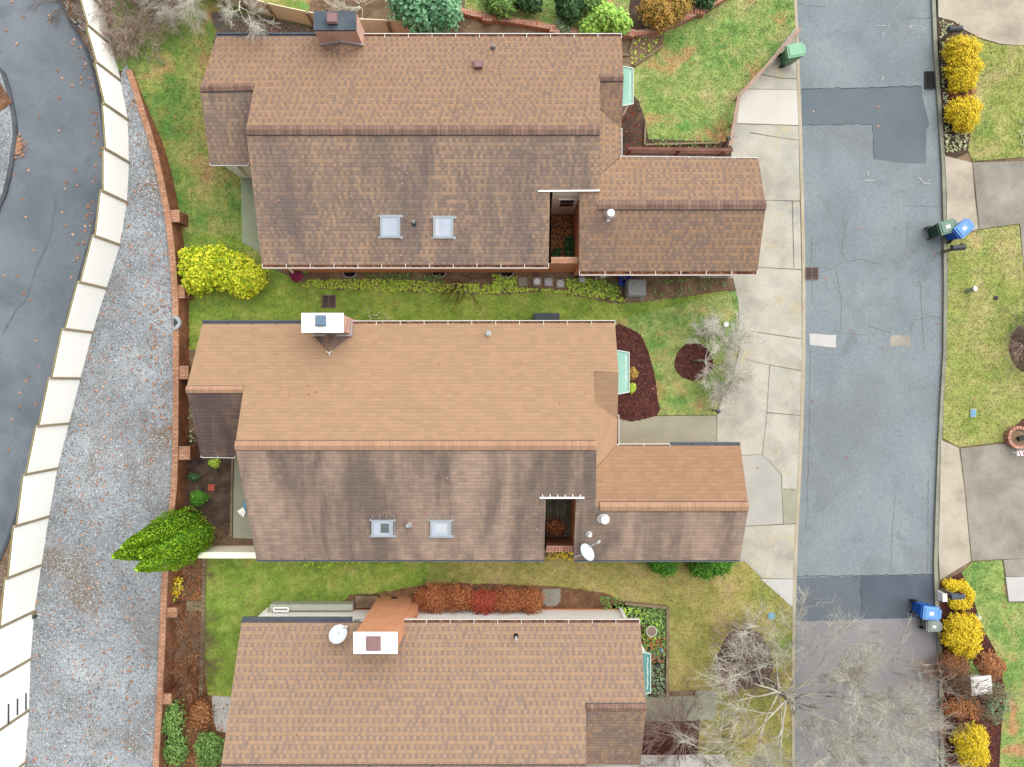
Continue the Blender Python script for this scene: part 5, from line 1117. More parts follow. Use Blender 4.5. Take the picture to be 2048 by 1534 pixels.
def mailbox(px, py, z, rot, label, mat='vent_dark'):
    x, y, _ = P(px, py, z+1.05); t = thing('mailbox', label, 'mailbox', (x, y, z), 'curbside mailboxes'); c, s_ = math.cos(rot), math.sin(rot)
    MB().obox((x, y, z), .10, .10, .95, rot).build('post', 'timber', t)
    b = MB(); n = 8; prof = [(-.11, 0), (.11, 0)]+[(.11*math.cos(a), .12+.09*math.sin(a)) for a in [k*math.pi/n for k in range(n+1)]]
    f = [(x+(-.26)*c-p[0]*s_, y+(-.26)*s_+p[0]*c, z+.96+p[1]) for p in prof]; g_ = [(x+.26*c-p[0]*s_, y+.26*s_+p[0]*c, z+.96+p[1]) for p in prof]; i = len(b.v); b.v += f+g_; N = len(prof)
    for k in range(N): b.f.append((i+k, i+(k+1) % N, i+N+(k+1) % N, i+N+k)); b.m.append(0)
    b.f.append(tuple(range(i, i+N))[::-1]); b.m.append(0); b.f.append(tuple(range(i+N, i+2*N))); b.m.append(0); b.build('box', mat, t)
    MB().bar((x+.1*c-.13*s_, y+.1*s_+.13*c, z+1.05), (x+.1*c-.13*s_, y+.1*s_+.13*c, z+1.22), .02, .04).build('flag', 'red_paint', t)
mailbox(1910, 58, .11, .05, 'dark mailbox above the golden shrubs at the top driveway'); mailbox(1916, 495, .14, .06, 'dark mailbox on the grass below the blue and green bins'); mailbox(1914, 1193, .13, .05, 'grey mailbox amid small golden shrubs by the lower driveway', 'slate')
def grate(px, py, wpx, hpx, z, label, mat='grate', bars=8, group='storm drain grates'):
    x, y = XY(px, py, z); k = H/F; wx, wy = wpx*k/2, hpx*k/2; t = thing('drain_grate', label, 'drain grate', (x, y, z), group)
    MB().up([(x-wx, y-wy, z+.004), (x+wx, y-wy, z+.004), (x+wx, y+wy, z+.004), (x-wx, y+wy, z+.004)]).build('pit', 'pit', t)
    f = MB(); 
    for a, b in (((-wx, -wy), (wx, -wy)), ((-wx, wy), (wx, wy)), ((-wx, -wy), (-wx, wy)), ((wx, -wy), (wx, wy))): f.bar((x+a[0], y+a[1], z+.02), (x+b[0], y+b[1], z+.02), .045, .03)
    f.build('frame', mat, t); g_ = MB()
    for i in range(1, bars): yy = y-wy+2*wy*i/bars; g_.bar((x-wx, yy, z+.018), (x+wx, yy, z+.018), .026, .02)
    g_.bar((x, y-wy, z+.022), (x, y+wy, z+.022), .03, .02); g_.build('bars', mat, t)
grate(1623, 547, 25, 23, ZR+.003, 'rusty drain grate at the left edge of the road by the concrete'); grate(1861, 161, 24, 34, ZR+.003, 'dark drain grate at the kerb beside the golden shrubs', 'grate_dark', 10); grate(658, 603, 26, 24, .05, 'square drain grate in the grass above the white chimney cap', 'grate', 7)
# cooling unit, boxes and stones north side
x, y = XY(1270, 583, 0); t = thing('air_conditioner', 'grey cooling unit on a pale pad beside the blue box', 'air conditioner', (x, y, 0))
MB().box(XY(1250, 0, .1)[0], XY(1286, 0, .1)[0], XY(0, 598, .1)[1], XY(0, 570, .1)[1], .02, .10).build('pad', 'pad', t)
def rrect(cx, cy, a, b, r, z, n=5):
    o = []
    for qx, qy, s0 in ((1, 1, 0), (-1, 1, 1), (-1, -1, 2), (1, -1, 3)):
        for k in range(n+1): t_ = (s0+k/n)*math.pi/2; o.append((cx+qx*(a-r)+r*math.cos(t_), cy+qy*(b-r)+r*math.sin(t_), z))
    return o
cx, cy = XY(1274, 575, .8); cy -= .0
b = MB(); L0 = rrect(cx-.02, cy, .40, .37, .12, .1); L1_ = rrect(cx-.02, cy, .40, .37, .12, .78); L2 = rrect(cx-.02, cy, .33, .30, .12, .88)
for A0, B0 in ((L0, L1_), (L1_, L2)):
    for k in range(len(A0)): j = (k+1) % len(A0); b.face([A0[k], A0[j], B0[j], B0[k]])
b.face(L2); b.build('casing', 'ac_grey', t)
b = MB(); b.box(cx-.12, cx+.18, cy-.375, cy-.372, .45, .60); b.build('grille', 'ac_dark', t)
b = MB(); b.cyl((cx-.02, cy, .882), .22, .012, 24, 0, r2=.20); b.build('fan_cover', 'ac_dark' if False else 'ac_grey', t)
x, y = XY(1249, 560, .2); t = thing('recycling_box', 'open dark blue recycling box left of the grey cooling unit', 'box', (x, y, 0)); b = MB(); cth = .15
def rr(lx, ly, lz): return (x+lx*math.cos(-cth)-ly*math.sin(-cth), y+lx*math.sin(-cth)+ly*math.cos(-cth), lz)
for a, bb_ in (((-.2, -.24), (.2, -.24)), ((-.2, .24), (.2, .24)), ((-.2, -.24), (-.2, .24)), ((.2, -.24), (.2, .24))): b.bar(rr(*a, .22), rr(*bb_, .22), .03, .4)
b.bar(rr(-.2, 0, .05), rr(.2, 0, .05), .46, .03); b.build('tub', 'box_blue', t); MB().bar(rr(-.05, .06, .1), rr(.06, .1, .1), .1, .05).build('contents', 'vent_white', t)
def pad_stone(px, py, kind, label):
    x, y = XY(px, py, .05); t = thing('stepping_stone', label, 'stepping stone', (x, y, .02), 'square stones in the side bed'); MB().obox((x, y, .02), .36, .36, .05, .05).build('slab', 'concrete_dark', t)
    if kind: b = MB(); b.cyl((x, y, .071), .13 if kind != 2 else .16, .02, 22, 0); b.build('lid', 'vent_white' if kind != 2 else 'metal', t)
    if kind == 3:
        b = MB(); 
        for k in range(5): a = k*1.25; b.bar((x+.03*math.cos(a), y+.03*math.sin(a), .094), (x+.09*math.cos(a), y+.09*math.sin(a), .094), .025, .006)
        b.build('marking', 'vent_dark', t)
pad_stone(1046, 563, 0, 'plain square stone left of the three round lids'); pad_stone(1074, 563, 1, 'square stone carrying a clean white round lid'); pad_stone(1097, 564, 2, 'square stone carrying a grey metal dome'); pad_stone(1121, 567, 3, 'square stone carrying a white lid with dark marks')
x, y = XY(1092, 640, .7); t = thing('air_conditioner', 'black covered unit half hidden under the north eave of the middle house', 'air conditioner', (x, y, 0)); y = XY(0, 626, .7)[1]
MB().box(XY(1067, 0, .7)[0], XY(1119, 0, .7)[0], y-.9, y, 0, .7).build('casing', 'cover_black', t); MB().box(XY(1071, 0, .7)[0], XY(1115, 0, .7)[0], y-.85, y-.08, .702, .74).build('lid', 'cover_black', t)
x, y = XY(1212, 541, .8); t = thing('utility_meter', 'white utility meters on the brick wall above the blue box', 'meter', (x, 4.40, .6)); MB().box(x-.26, x-.02, 4.30, 4.478, .6, 1.2).build('meter_box', 'vent_white', t); MB().box(x+.02, x+.16, 4.34, 4.478, .8, 1.25).build('meter_box', 'metal', t); MB().bar((x-.14, 4.40, 0), (x-.14, 4.40, .6), .05, .05).build('conduit', 'vent_white', t)
x, y = XY(1163, 558, .3); t = thing('garden_ornament', 'small white ornament in the weeds between the stones and the blue box', 'ornament', (x, y, 0)); b = MB(); b.cyl((x, y, 0), .05, .3, 10); b.cyl((x, y, .3), .14, .06, 9, 0, r2=.05); b.cyl((x+.1, y-.04, .2), .07, .07, 7); b.build('figure', 'metal', t)
x, y = XY(1192, 556, .1); t = thing('pipe', 'short white pipe standing by the brick wall of the north house', 'pipe', (x, y, 0)); MB().bar((x, y-.1, .04), (x, y+.16, .3), .03, .03).build('stem', 'vent_white', t)
cdl = MB(); cdl.tube([P(px, py, .05) for px, py in [(1310, 597), (1330, 592), (1348, 582), (1360, 580)]], .014, 5); ltag(cdl.build('garden_hose', 'timber'), 'thin tan hose lying right of the grey cooling unit', 'hose')
# items on the lawns
x, y, _ = P(1946, 578, .5); t = thing('utility_marker', 'pale green cylindrical marker post on the grass east of the road', 'marker post', (x, y, .13)); bx, by = XY(1936, 581, .13); MB().tube([(bx, by, .13), (x, y, .62)], .10, 14).build('post', 'util_green', t); MB().tube([(x, y, .621), (x+.008, y, .65)], .105, 14).build('cap', 'vent_white', t)
x, y = XY(1946, 826, .15); t = thing('valve_cover', 'small blue-green valve cover in the right lawn', 'cover', (x, y, .13)); MB().obox((x, y, .12), .24, .34, .05, 0).build('rim', 'vent_metal', t); MB().obox((x, y, .172), .19, .28, .012, 0).build('lid', 'blue_thing', t)
x, y = XY(1992, 596, .15); ltag(MB().cyl((x, y, .12), .09, .06, 10).build('garden_light', 'grate_dark'), 'small dark round lamp in the right lawn', 'garden light')
x, y = XY(2030, 874, .15); t = thing('planter', 'round brick planter ring at the right edge of the photo', 'planter', (x, y, .13)); b = MB(); N = 18
for k in range(N): a = 2*math.pi*k/N; b.obox((x+.40*math.cos(a), y+.40*math.sin(a), .13), .12, .14, .28, a)
b.build('ring', 'brick_path', t); MB().cyl((x, y, .13), .35, .22, 20).build('soil', 'soil', t); MB().obox((x+.08, y-.03, .36), .28, .18, .12, .2).build('pot', 'black', t)
x, y = XY(2040, 906, .4); t = thing('striped_barrier', 'white board with red diagonal stripes on the right driveway', 'barrier', (x, y, .14)); MB().box(x-.22, x+.9, y-.10, y+.10, .5, .58).build('board', 'white', t)
b = MB()
for k in range(7): xx = x-.20+k*.15; b.up([(xx, y+.098, .584), (xx+.06, y+.098, .584), (xx+.13, y-.098, .584), (xx+.07, y-.098, .584)])
b.build('stripe', 'red_paint', t)
for k in (-.15, .8): MB().bar((x+k, y, .14), (x+k, y, .5), .06, .06).build('leg', 'white', t)
x, y = XY(1888, 1194, .4); t = thing('stone_block', 'pale stone block beside the mailbox at the lower driveway', 'stone', (x, y, .12)); MB().obox((x, y, .12), .22, .40, .35, .05, 0, .85).build('block', 'white', t)
x, y, _ = P(1955, 1366, .5); t = thing('utility_cabinet', 'pale green-white cabinet among the shrubs at the lower right', 'cabinet', (x, y, .13)); MB().obox((x, y, .13), .82, .74, .62, .08, 0, .94).build('cabinet', 'pad', t); MB().obox((x, y, .752), .84, .76, .05, .08, 0, .8).build('lid', 'white', t)
x, y = XY(1960, 1236, .3); ltag(MB().cyl((x, y, .12), .1, .16, 10).build('garden_light', 'metal'), 'small grey lamp beside the large golden shrub', 'garden light')
x, y, _ = P(155, 49, 1.0); t = thing('drain_cover', 'grey concrete disc with a dark centre hole at the left kerb', 'drain cover', (x, y, ZL)); b = MB(); bx, by, _ = P(155, 49, ZL+.12)
b = MB(); th = .9
N = 24; base = [(bx+(.36*math.cos(a)*.55)*math.cos(th)-(.36*math.sin(a))*math.sin(th)*1.0, by+(.36*math.cos(a)*.55)*math.sin(th)*-1+(.36*math.sin(a))*math.cos(th), ZL+.14) for a in [2*math.pi*k/N for k in range(N)]]
b.slab(base, .1); b.build('disc', 'vent_metal', t); MB().cyl((bx, by, ZL+.142), .06, .01, 14).build('hole', 'vent_dark', t)
x, y, _ = P(352, 645, 1.0); t = thing('drain_outlet', 'half-round grey drain outlet notched into the brick retaining wall', 'drain', (x, y, .85)); N = 14
out = [(x-.10+.30*math.sin(a), y+.30*math.cos(a), 1.03) for a in [math.pi*k/N for k in range(N+1)]]
MB().slab(out, .10).build('collar', 'vent_metal', t); MB().slab([(x-.06, y+.2, 1.036), (x+.10, y, 1.036), (x-.06, y-.2, 1.036), (x-.09, y, 1.036)], .004).build('opening', 'vent_dark', t)
x, y = XY(383, 171, .15); ltag(MB().obox((x, y, .05), .58, .20, .12, math.radians(-48)).build('splash_block', 'vent_white'), 'pale splash block on the grass left of the north house', 'splash block')
x, y = XY(423, 975, .05); ltag(MB().obox((x, y, .02), .26, .26, .05, 0).build('paving_tile', 'red_tile'), 'single red paving tile in the dark bed west of the middle house', 'paving tile')
x, y = XY(487, 1022, .12); t = thing('plastic_sheet', 'crumpled white and blue plastic sheet on the narrow patio', 'sheet', (x, y, .06)); b = MB()
b.up([(x-.28, y-.02, .10), (x-.02, y-.28, .08), (x+.10, y-.05, .16), (x-.02, y+.16, .12)]); b.up([(x-.02, y+.16, .12), (x+.10, y-.05, .16), (x+.14, y+.3, .10), (x-.02, y+.48, .09)], 1); b.build('fold', ['white', 'blue_thing'], t)
x, y = XY(1303, 1262, .4); t = thing('bird_bath', 'round grey-brown bird bath in the ivy at the south house corner', 'bird bath', (x, y, 0)); b = MB(); b.cyl((x, y, 0), .12, .35, 14); b.build('pedestal', 'brown_pot', t); b = MB(); b.cyl((x, y, .35), .12, .10, 24, 0, r2=.23); b.build('bowl', 'pad', t); MB().cyl((x, y, .452), .19, .006, 22).build('water', 'brown_pot', t)
x, y = XY(1317, 1333, .4); ltag(MB().obox((x, y, .05), .16, .2, .3, .5, 0, .7).build('garden_ornament', 'cover_black'), 'dark blue ornament in the plants beside the south house bay', 'ornament')
x, y = XY(1325, 1303, .4); ltag(MB().obox((x, y, .05), .12, .18, .25, .5, 0, .7).build('garden_ornament', 'blue_thing'), 'light blue ornament in the plants beside the south house bay', 'ornament')
x, y = XY(1543, 1232, .05); ltag(MB().cyl((x, y, .02), .16, .03, 20).build('valve_cover', 'blue_thing'), 'pale blue round cover on the yellowish grass under the bare tree', 'cover')
x, y = XY(1093, 1193, .05); ltag(MB().slab([P(1084, 1178, .09), P(1121, 1177, .09), P(1121, 1202, .09), P(1112, 1212, .09), P(1094, 1212, .09), P(1084, 1204, .09)], .06).build('stepping_stone', 'concrete_dark'), 'large tan stone slab at the right end of the red hedge', 'stepping stone')
def lamp(px, py, z0, label, tip):
    bx, by = XY(px, py, z0); tx, ty, _ = P(tip[0], tip[1], z0+1.0); t = thing('path_light', label, 'path light', (bx, by, z0)); MB().tube([(bx, by, z0), (tx, ty, z0+.95)], .03, 8).build('post', 'black', t); MB().obox((tx, ty, z0+.95), .17, .17, .12, .5, 0, .7).build('lamp_head', 'vent_dark', t)
lamp(1444, 296, .04, 'black path light at the right end of the brown railing', (1457, 277)); lamp(1424, 820, .04, 'black path light at the corner of the lawn and the grey walk', (1437, 823))
x, y = XY(1452, 649, .1); ltag(MB().cyl((x, y, .03), .11, .12, 16).build('garden_globe', 'vent_white'), 'white globe on the grass under the leaning pale tree', 'garden globe')
x, y = XY(1422, 645, .1); ltag(MB().cyl((x, y, .03), .10, .10, 12).build('garden_light', 'flue_brown'), 'small purple-grey lamp left of the white globe', 'garden light')
x, y = XY(1960+6, 0, 0); 
x, y = XY(71, 1225, ZG); t = thing('fence_lantern', 'small lantern on the gravel side of the white fence', 'lantern', (x, y, ZG)); MB().obox((x, y, ZG), .12, .12, .16, .2).build('base', 'timber', t); MB().cyl((x-.02, y-.14, ZG), .09, .12, 10).build('lens', 'vent_dark', t)
# ================================================================== VEGETATION
bush('shrub', 'large yellow-green shrub between the brick wall and the north house', 'shrub', [(403, 540, 42, 44, 1.5), (440, 528, 44, 34, 1.5), (470, 548, 40, 38, 1.5), (494, 556, 34, 38, 1.35)], 'leaf_yellowgreen', 13000, .058, shell=.72)
bush('shrub', 'tall golden shrub at the top of the row by the right kerb', 'shrub', [(1921, 106, 32, 30, 1.2), (1924, 142, 32, 34, 1.1), (1922, 170, 24, 16, .9)], 'leaf_gold', 15000, .034, 'golden shrubs by the top driveway')
bush('shrub', 'rounded golden shrub at the bottom of the row by the right kerb', 'shrub', [(1926, 228, 31, 32, 1.0)], 'leaf_gold', 8500, .034, 'golden shrubs by the top driveway')
bush('shrub', 'bare brown twiggy gap plant between the two golden shrubs', 'shrub', [(1922, 186, 28, 12, .5)], 'leaf_rust', 500, .04)
bush('shrub', 'large rounded golden shrub right of the blue bin', 'shrub', [(1923, 1276, 34, 34, 1.2), (1925, 1252, 30, 26, 1.1)], 'leaf_gold', 12000, .034, 'golden shrubs by the lower driveway')
bush('shrub', 'small golden shrub just below the grey mailbox', 'shrub', [(1918, 1206, 20, 14, .6), (1934, 1192, 12, 20, .6)], 'leaf_gold', 2300, .034, 'golden shrubs by the lower driveway')
bush('shrub', 'small golden shrub just above the grey mailbox', 'shrub', [(1905, 1170, 20, 12, .6), (1925, 1172, 12, 12, .5)], 'leaf_gold', 1500, .034, 'golden shrubs by the lower driveway')
bush('shrub', 'golden shrub at the bottom edge of the photo', 'shrub', [(1940, 1480, 30, 32, 1.2), (1942, 1505, 28, 26, 1.1)], 'leaf_gold', 10500, .034, 'golden shrubs by the lower driveway')
bush('shrub', 'rust and green shrub below the large golden shrub', 'shrub', [(1905, 1330, 30, 26, .7)], 'leaf_rust', 2600, .034); bush('shrub', 'rusty low shrub above the pale cabinet', 'shrub', [(1978, 1332, 28, 28, .8)], 'leaf_rust', 2800, .034); bush('shrub', 'rusty shrub left of the bottom golden shrub', 'shrub', [(1925, 1415, 38, 20, .8)], 'leaf_rust', 2800, .034); bush('shrub', 'green leggy shrub right of the pale cabinet', 'shrub', [(1990, 1405, 26, 40, .8)], 'leaf_sage', 700, .05)
bush('shrub', 'low green leafy plant below the large golden shrub', 'shrub', [(1940, 1340, 14, 20, .5)], 'leaf_mid', 350, .05)
bush('conifer', 'large blue-green feathery conifer behind the north house', 'conifer', [(842, 22, 48, 44, 2.6), (880, 10, 42, 50, 2.8), (812, 2, 34, 36, 2.4), (862, 42, 36, 30, 1.8)], 'leaf_conifer', 9500, .085, shell=.55)
bush('shrub', 'mid green shrub at the top edge right of the blue-green conifer', 'shrub', [(1000, 4, 34, 26, 1.2)], 'leaf_mid', 1500, .08); bush('shrub', 'dark green rounded shrub at the top edge, left one', 'shrub', [(1058, 2, 26, 22, 1.3)], 'leaf_dark', 1300, .08, 'dark shrubs behind the north house'); bush('shrub', 'dark green rounded shrub at the top edge, beside the mid green one', 'shrub', [(1140, 12, 28, 28, 1.4)], 'leaf_dark', 1500, .08, 'dark shrubs behind the north house')
bush('shrub', 'green shrub above the lime shrub', 'shrub', [(1186, 6, 24, 24, 1.4)], 'leaf_mid', 1200, .08); bush('shrub', 'bright lime green shrub behind the north house by the brick edging', 'shrub', [(1206, 38, 30, 24, 1.4), (1238, 48, 22, 22, 1.2), (1182, 56, 22, 18, 1.0)], 'leaf_lime', 3000, .075)
bush('shrub', 'pale grey-green small shrub left of the lime shrub', 'shrub', [(1128, 52, 18, 16, .5)], 'leaf_sage', 400, .05)
bush('shrub', 'orange and green rounded shrub at the top by the corner lawn', 'shrub', [(1318, 22, 36, 34, 1.4), (1350, 8, 34, 30, 1.4)], 'leaf_orange', 9500, .042); bush('shrub', 'dark olive shrub at the top edge next to the orange shrub', 'shrub', [(1408, -4, 26, 20, 1.0)], 'leaf_dark', 900, .06)
bush('shrub', 'small wine red shrub at the southwest corner of the north house', 'shrub', [(594, 551, 13, 12, .5)], 'leaf_wine', 420, .045); bush('shrub', 'small green shrub above the wine red one', 'shrub', [(604, 540, 13, 8, .45)], 'leaf_mid', 320, .045)
bush('shrub', 'small orange-yellow shrub beside the middle house bay, upper one', 'shrub', [(1266, 747, 9, 12, .4)], 'leaf_orange', 420, .04, 'small shrubs by the bay window'); bush('shrub', 'small yellow-green shrub beside the middle house bay, lower one', 'shrub', [(1263, 776, 8, 10, .35)], 'leaf_cover', 340, .04, 'small shrubs by the bay window')
bush('shrub', 'clipped round box bush under the south eave, smaller left one', 'shrub', [(1327, 1124, 28, 25, .9)], 'leaf_box', 3200, .045, 'clipped box bushes south of the garage'); bush('shrub', 'clipped round box bush under the south eave, larger right one', 'shrub', [(1419, 1122, 41, 33, 1.1)], 'leaf_box', 5200, .045, 'clipped box bushes south of the garage')
bush('shrub', 'small dark green shrub in the dark bed by the brick wall', 'shrub', [(398, 996, 16, 15, .6)], 'leaf_box', 700, .045); bush('shrub', 'tiny dark green shrub near the brick pier west of the middle house', 'shrub', [(388, 954, 12, 8, .4)], 'leaf_dark', 280, .04); bush('shrub', 'tiny green plant under the rear eave of the middle house', 'shrub', [(428, 926, 12, 9, .25)], 'leaf_cover', 200, .04)
for i, (px, py, rx, ry, mt, lb_) in enumerate([(866, 1197, 40, 31, 'leaf_barberry', 'first red-brown hedge shrub beside the tall chimney'), (918, 1195, 40, 29, 'leaf_barberry', 'red-brown hedge shrub between the chimney and the bright red shrub'), (968, 1202, 36, 26, 'leaf_barberry_red', 'brightest red shrub in the middle of the hedge'), (1015, 1200, 38, 27, 'leaf_barberry', 'rust shrub right of the brightest red shrub'), (1058, 1200, 32, 27, 'leaf_barberry', 'last rust shrub of the hedge beside the stone slab')]):
    bush('hedge_shrub', lb_, 'shrub', [(px, py, rx, ry, 1.0)], mt, 5200, .026, 'red hedge along the south house', shell=.30, stem='twig_red')
bush('shrub', 'green mixed shrub at the bottom of the bed beside the brick wall', 'shrub', [(346, 1440, 26, 42, .9), (352, 1500, 26, 34, .8)], 'leaf_mid', 1900, .05, shell=.35); bush('shrub', 'green shrub near the bottom edge left of the south house', 'shrub', [(420, 1500, 30, 40, .9)], 'leaf_mid', 1500, .05, shell=.35); bush('shrub', 'orange-rust dry shrub beside the white slab left of the south house', 'shrub', [(402, 1428, 22, 28, .8)], 'leaf_rust', 1500, .045, shell=.4)
bush('shrub', 'sparse yellow-leaved shrub against the brick wall', 'shrub', [(354, 1172, 16, 22, .7)], 'leaf_gold', 170, .05, shell=.3); 
bush('shrub', 'yellow-green leafy plant at the brick wall below the bare gate post', 'shrub', [(345, 1200, 8, 8, .4)], 'leaf_cover', 60, .05, shell=.3)
# columnar evergreen with several leaning tips
base = Vector((*XY(398, 1058, 0), 0)); t = thing('columnar_evergreen', 'tall columnar evergreen with five pointed tips leaning over the brick wall', 'tree', tuple(base)); MB().tube([tuple(base), tuple(base+Vector((0, 0, 2.2)))], [.14, .07], 8).build('trunk', 'bark', t)
Vs = []; Fs = []; off = 0; Vb = []
for (tx, ty, zt, bx, by, rad) in ((229, 1112, 6.3, -.35, -.25, .62), (275, 1138, 5.9, .05, -.55, .60), (247, 1093, 5.9, -.25, .25, .58), (270, 1084, 5.3, -.1, .45, .62), (283, 1112, 5.2, .3, -.05, .66), (300, 1122, 4.8, .3, -.4, .55)):
    tip = Vector(P(tx, ty, zt)); b0 = base+Vector((bx, by, .1)); n = 3600; h_ = rng.random(n)**.85; a = rng.random(n)*6.28
    prof = rad*np.minimum(1, (1.02-h_)/.58)**.75*(.72+.28*np.minimum(1, h_/.15)); prof *= (1+.10*np.sin(5*a+9*h_)+.06*np.sin(11*a-17*h_))*(.86+.16*rng.random(n))
    ctr = np.array(b0)[None]+(np.array(tip)-np.array(b0))[None]*h_[:, None]; d = np.stack([np.cos(a), np.sin(a), .15*np.ones(n)], 1)
    c = ctr+d*prof[:, None]; up = np.stack([d[:, 0]*.35, d[:, 1]*.35, np.ones(n)], 1)+rng.normal(size=(n, 3))*.22; up /= np.linalg.norm(up, axis=1)[:, None]
    sd = np.cross(up, d); sd /= np.linalg.norm(sd, axis=1)[:, None]; L_ = (.07+.07*rng.random(n))[:, None]; W_ = (.018+.014*rng.random(n))[:, None]
    Vb.append(np.stack([c-up*L_*.5, c+sd*W_+d*.01, c+up*L_*.7, c-sd*W_+d*.01], 1))
V = np.concatenate(Vb).reshape(-1, 3); V[:, 2] = np.maximum(V[:, 2], .02); npmesh('foliage', V, np.arange(len(V)).reshape(-1, 4), 'leaf_arbor', t)
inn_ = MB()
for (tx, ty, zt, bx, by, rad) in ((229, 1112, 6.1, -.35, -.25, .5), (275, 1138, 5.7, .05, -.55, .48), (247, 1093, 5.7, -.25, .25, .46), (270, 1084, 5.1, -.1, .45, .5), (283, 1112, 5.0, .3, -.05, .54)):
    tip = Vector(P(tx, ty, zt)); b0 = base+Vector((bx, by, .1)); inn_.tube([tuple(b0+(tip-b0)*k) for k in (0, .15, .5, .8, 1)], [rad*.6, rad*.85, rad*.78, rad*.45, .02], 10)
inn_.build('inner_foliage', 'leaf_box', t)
# bare trees
def bare_tree(name, label, base, dirs, mat_t, mat_b, L, r, depth, spread, up, trunk_h, tip=.005, wob=.22, group=None, lean=(0, 0), tn=3, tw=(4, .3, .004)):
    base = Vector(base); t = thing(name, label, 'tree', tuple(base), group); top = base+Vector((lean[0], lean[1], trunk_h))
    if trunk_h > .05: MB().tube([tuple(base), tuple(base.lerp(top, .5)+Vector((.03, .02, 0))), tuple(top)], [r*1.5, r*1.2, r*1.0], 10, 0).build('trunk', mat_t, t)
    for d in dirs:
        sg = []; t0 = random.uniform(.55, 1.0) if trunk_h > 1 else 1.0; grow(None, sg, base.lerp(top, t0), Vector(d).normalized(), L*random.uniform(.8, 1.15), r*.5, depth, spread, up, tip, wob); sg = twiglets(sg, *tw); segs_mesh('branch', sg, mat_b, t, tn)
    return t
random.seed(21)
bt = XY(1528, 1352, 0)
dirs = [(math.cos(a)*1.0, math.sin(a)*1.0, random.uniform(.35, .75)) for a in [k*2*math.pi/13+random.uniform(-.2, .2) for k in range(11)]]+[(random.uniform(-.4, .4), random.uniform(-.4, .4), 1.0) for _ in range(3)]+[(1, .2, .55), (1, -.25, .6), (1, -.6, .6), (.9, .6, .5)]
bare_tree('bare_tree', 'large leafless lichen-covered tree spreading over the road and the south lawn', (*bt, 0), dirs, 'bark_lichen', 'twig_lichen', 2.3, .085, 4, .58, .05, 1.9, .0052, .24, lean=(.35, -.25), tw=(4, .5, .0037))
random.seed(5)
bare_tree('bare_tree', 'pale leafless tree leaning from the round mulch ring towards the concrete', (*XY(1385, 722, 0), .06), [(.5, .9, .4), (.7, .3, .4), (.7, -.3, .5), (.4, -.9, .4), (.35, 1.5, .4), (.2, -1.5, .4), (.1, .3, .7), (.9, -.9, .3), (.9, .9, .3)], 'bark_lichen', 'twig_pale', .85, .045, 4, .65, .0, .55, .0042, .25, None, (.35, -.02), tw=(4, .26, .004))
random.seed(9)
bare_tree('bare_tree', 'leafless tree with a dark leaning trunk at the top edge behind the north house', (*XY(528, 70, 0), .1), [(-.2, .5, .9), (-.9, -.2, .6), (-.5, .6, .5), (.5, .5, .5), (-.8, .4, .4), (.1, -.6, .7)], 'bark', 'twig_pale', 1.25, .085, 4, .55, .0, 2.4, .005, .25, None, (-.35, .55))
random.seed(13)
bare_tree('bare_tree', 'pale leafless small tree left of the dark trunk over the patchy grass', (*XY(372, -14, .3), .3), [(-.8, -.7, .5), (-.2, -1, .5), (.6, -.8, .5), (-1, .1, .6), (.9, .1, .6)], 'bark', 'twig_pale', .95, .04, 4, .55, .0, 1.0, .0045, .25)
def bare_shrub(label, px, py, z, n, L, mat, depth=3, spread=.6, r=.016, tip=.004, flat_=.5, group=None, wob=.2, name='bare_shrub'):
    base = Vector((*XY(px, py, z), z)); t = thing(name, label, 'shrub', tuple(base), group); sg = []
    for k in range(n):
        a = random.random()*6.28; grow(None, sg, base+Vector((math.cos(a)*.12, math.sin(a)*.12, 0)), Vector((math.cos(a), math.sin(a), random.uniform(flat_*.4, flat_*2))).normalized(), L*random.uniform(.7, 1.2), r, depth, spread, .0, tip, wob)
    for pts, rr_ in sg:
        for p in pts: p.z = max(p.z, z+.01)
    segs_mesh('branch', sg, mat, t, 3); return t
M['twig_brush'] = mnoise('twig_brush', [(.3, (196, 170, 152)), (.7, (240, 220, 204))], 2, 5, 12, .3, island=.25)
bare_shrub('tan twiggy bush directly behind the top bend of the white fence', 236, 6, .8, 24, .9, 'twig_brush', 4, .6, .014, .004)
bare_shrub('dense brown twiggy bush inside the bend of the white fence', 272, 40, .8, 34, .8, 'twig_brush', 4, .6, .016, .004)
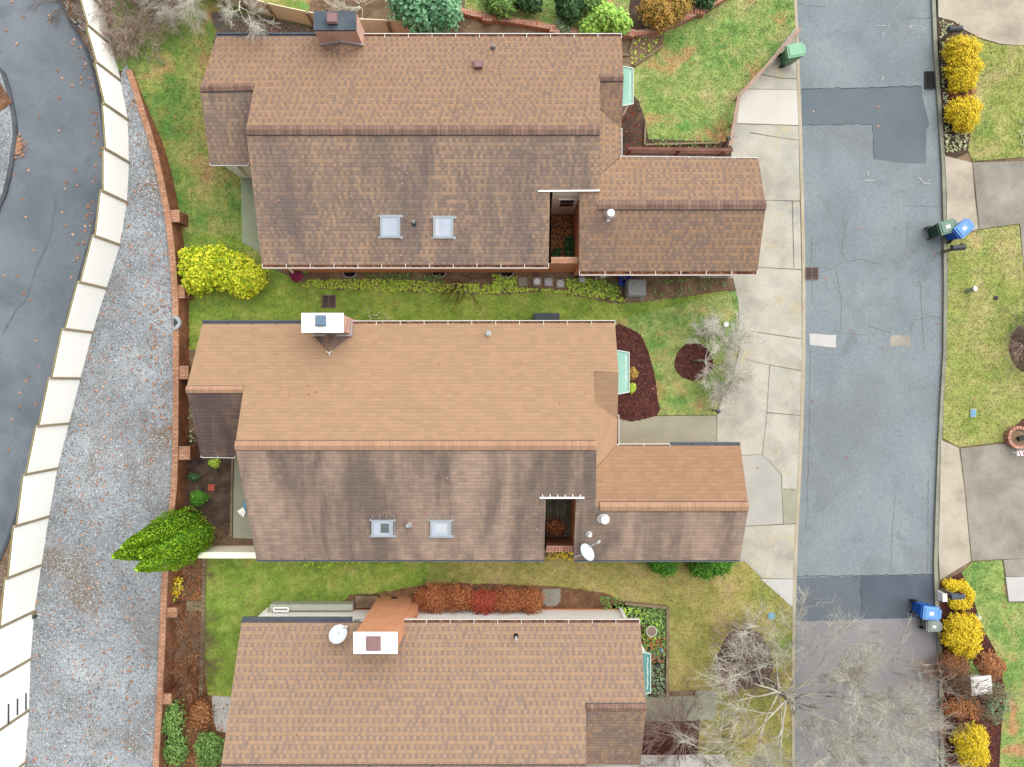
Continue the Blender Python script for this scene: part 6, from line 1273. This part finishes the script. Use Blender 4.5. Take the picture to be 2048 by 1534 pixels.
bare_shrub('second brown twiggy bush at the top edge near the white fence', 322, -6, .6, 24, .75, 'twig_brush', 4, .6, .016, .004)
bare_shrub('bare brown twigs beside the left road at the top edge', 135, 4, ZL, 14, .7, 'twig_brown', 3, .6)
bare_shrub('tangled bare shrub above the cream fence behind the chimney', 725, 10, .1, 16, .8, 'twig_pale', 3, .7); bare_shrub('small bare trunk bush above the slate chimney cap', 655, 0, .1, 8, .7, 'twig_brown', 3, .6)
bare_shrub('grey-purple leafless shrub with long arching twigs in the dark bed by the walk', 1370, 1478, .05, 30, 1.15, 'twig_purple', 4, .45, .016, .004, .45)
bare_shrub('dense dark leafless shrub on the round dark bed of the south lawn', 1492, 1312, .08, 22, .75, 'twig_purple', 4, .6, .014, .004)
bare_shrub('dry brown shrub in the bed below the brick wall, upper one', 372, 1262, .05, 18, .6, 'twig_brown', 3, .7, group='dry shrubs in the narrow bed'); bare_shrub('dry brown shrub in the bed below the brick wall, middle one', 388, 1310, .05, 20, .65, 'twig_brown', 3, .7, group='dry shrubs in the narrow bed'); bare_shrub('dry reddish shrub in the bed below the brick wall, lower one', 378, 1372, .05, 20, .65, 'twig_red', 3, .7, group='dry shrubs in the narrow bed')
bare_shrub('dry shrub beside the columnar evergreen at the low brick wall', 385, 1145, .05, 14, .5, 'twig_brown', 3, .7, group='dry shrubs in the narrow bed')
bare_shrub('fan of thin rust twigs against the brick wall of the north house', 925, 558, .03, 26, .6, 'twig_red', 2, .25, .008, .003, .3)
bare_shrub('bare shrub on the dark ring at the right edge of the photo', 2050, 690, .14, 22, .7, 'twig_purple', 3, .6)
bare_shrub('tan ornamental grass clump by the black path light', 1440, 268, .05, 44, .75, 'straw', 0, .2, .007, .003, .7, name='ornamental_grass', wob=.1); bare_shrub('dry fronds beside the columnar evergreen and the low cream wall', 432, 1058, .05, 26, .5, 'straw', 1, .3, .008, .004, .6, name='ornamental_grass', wob=.1)
bare_shrub('thin twiggy shrub under the large bare tree near the kerb of the road', 1890, 1390, .12, 24, .9, 'twig_brown', 4, .5)
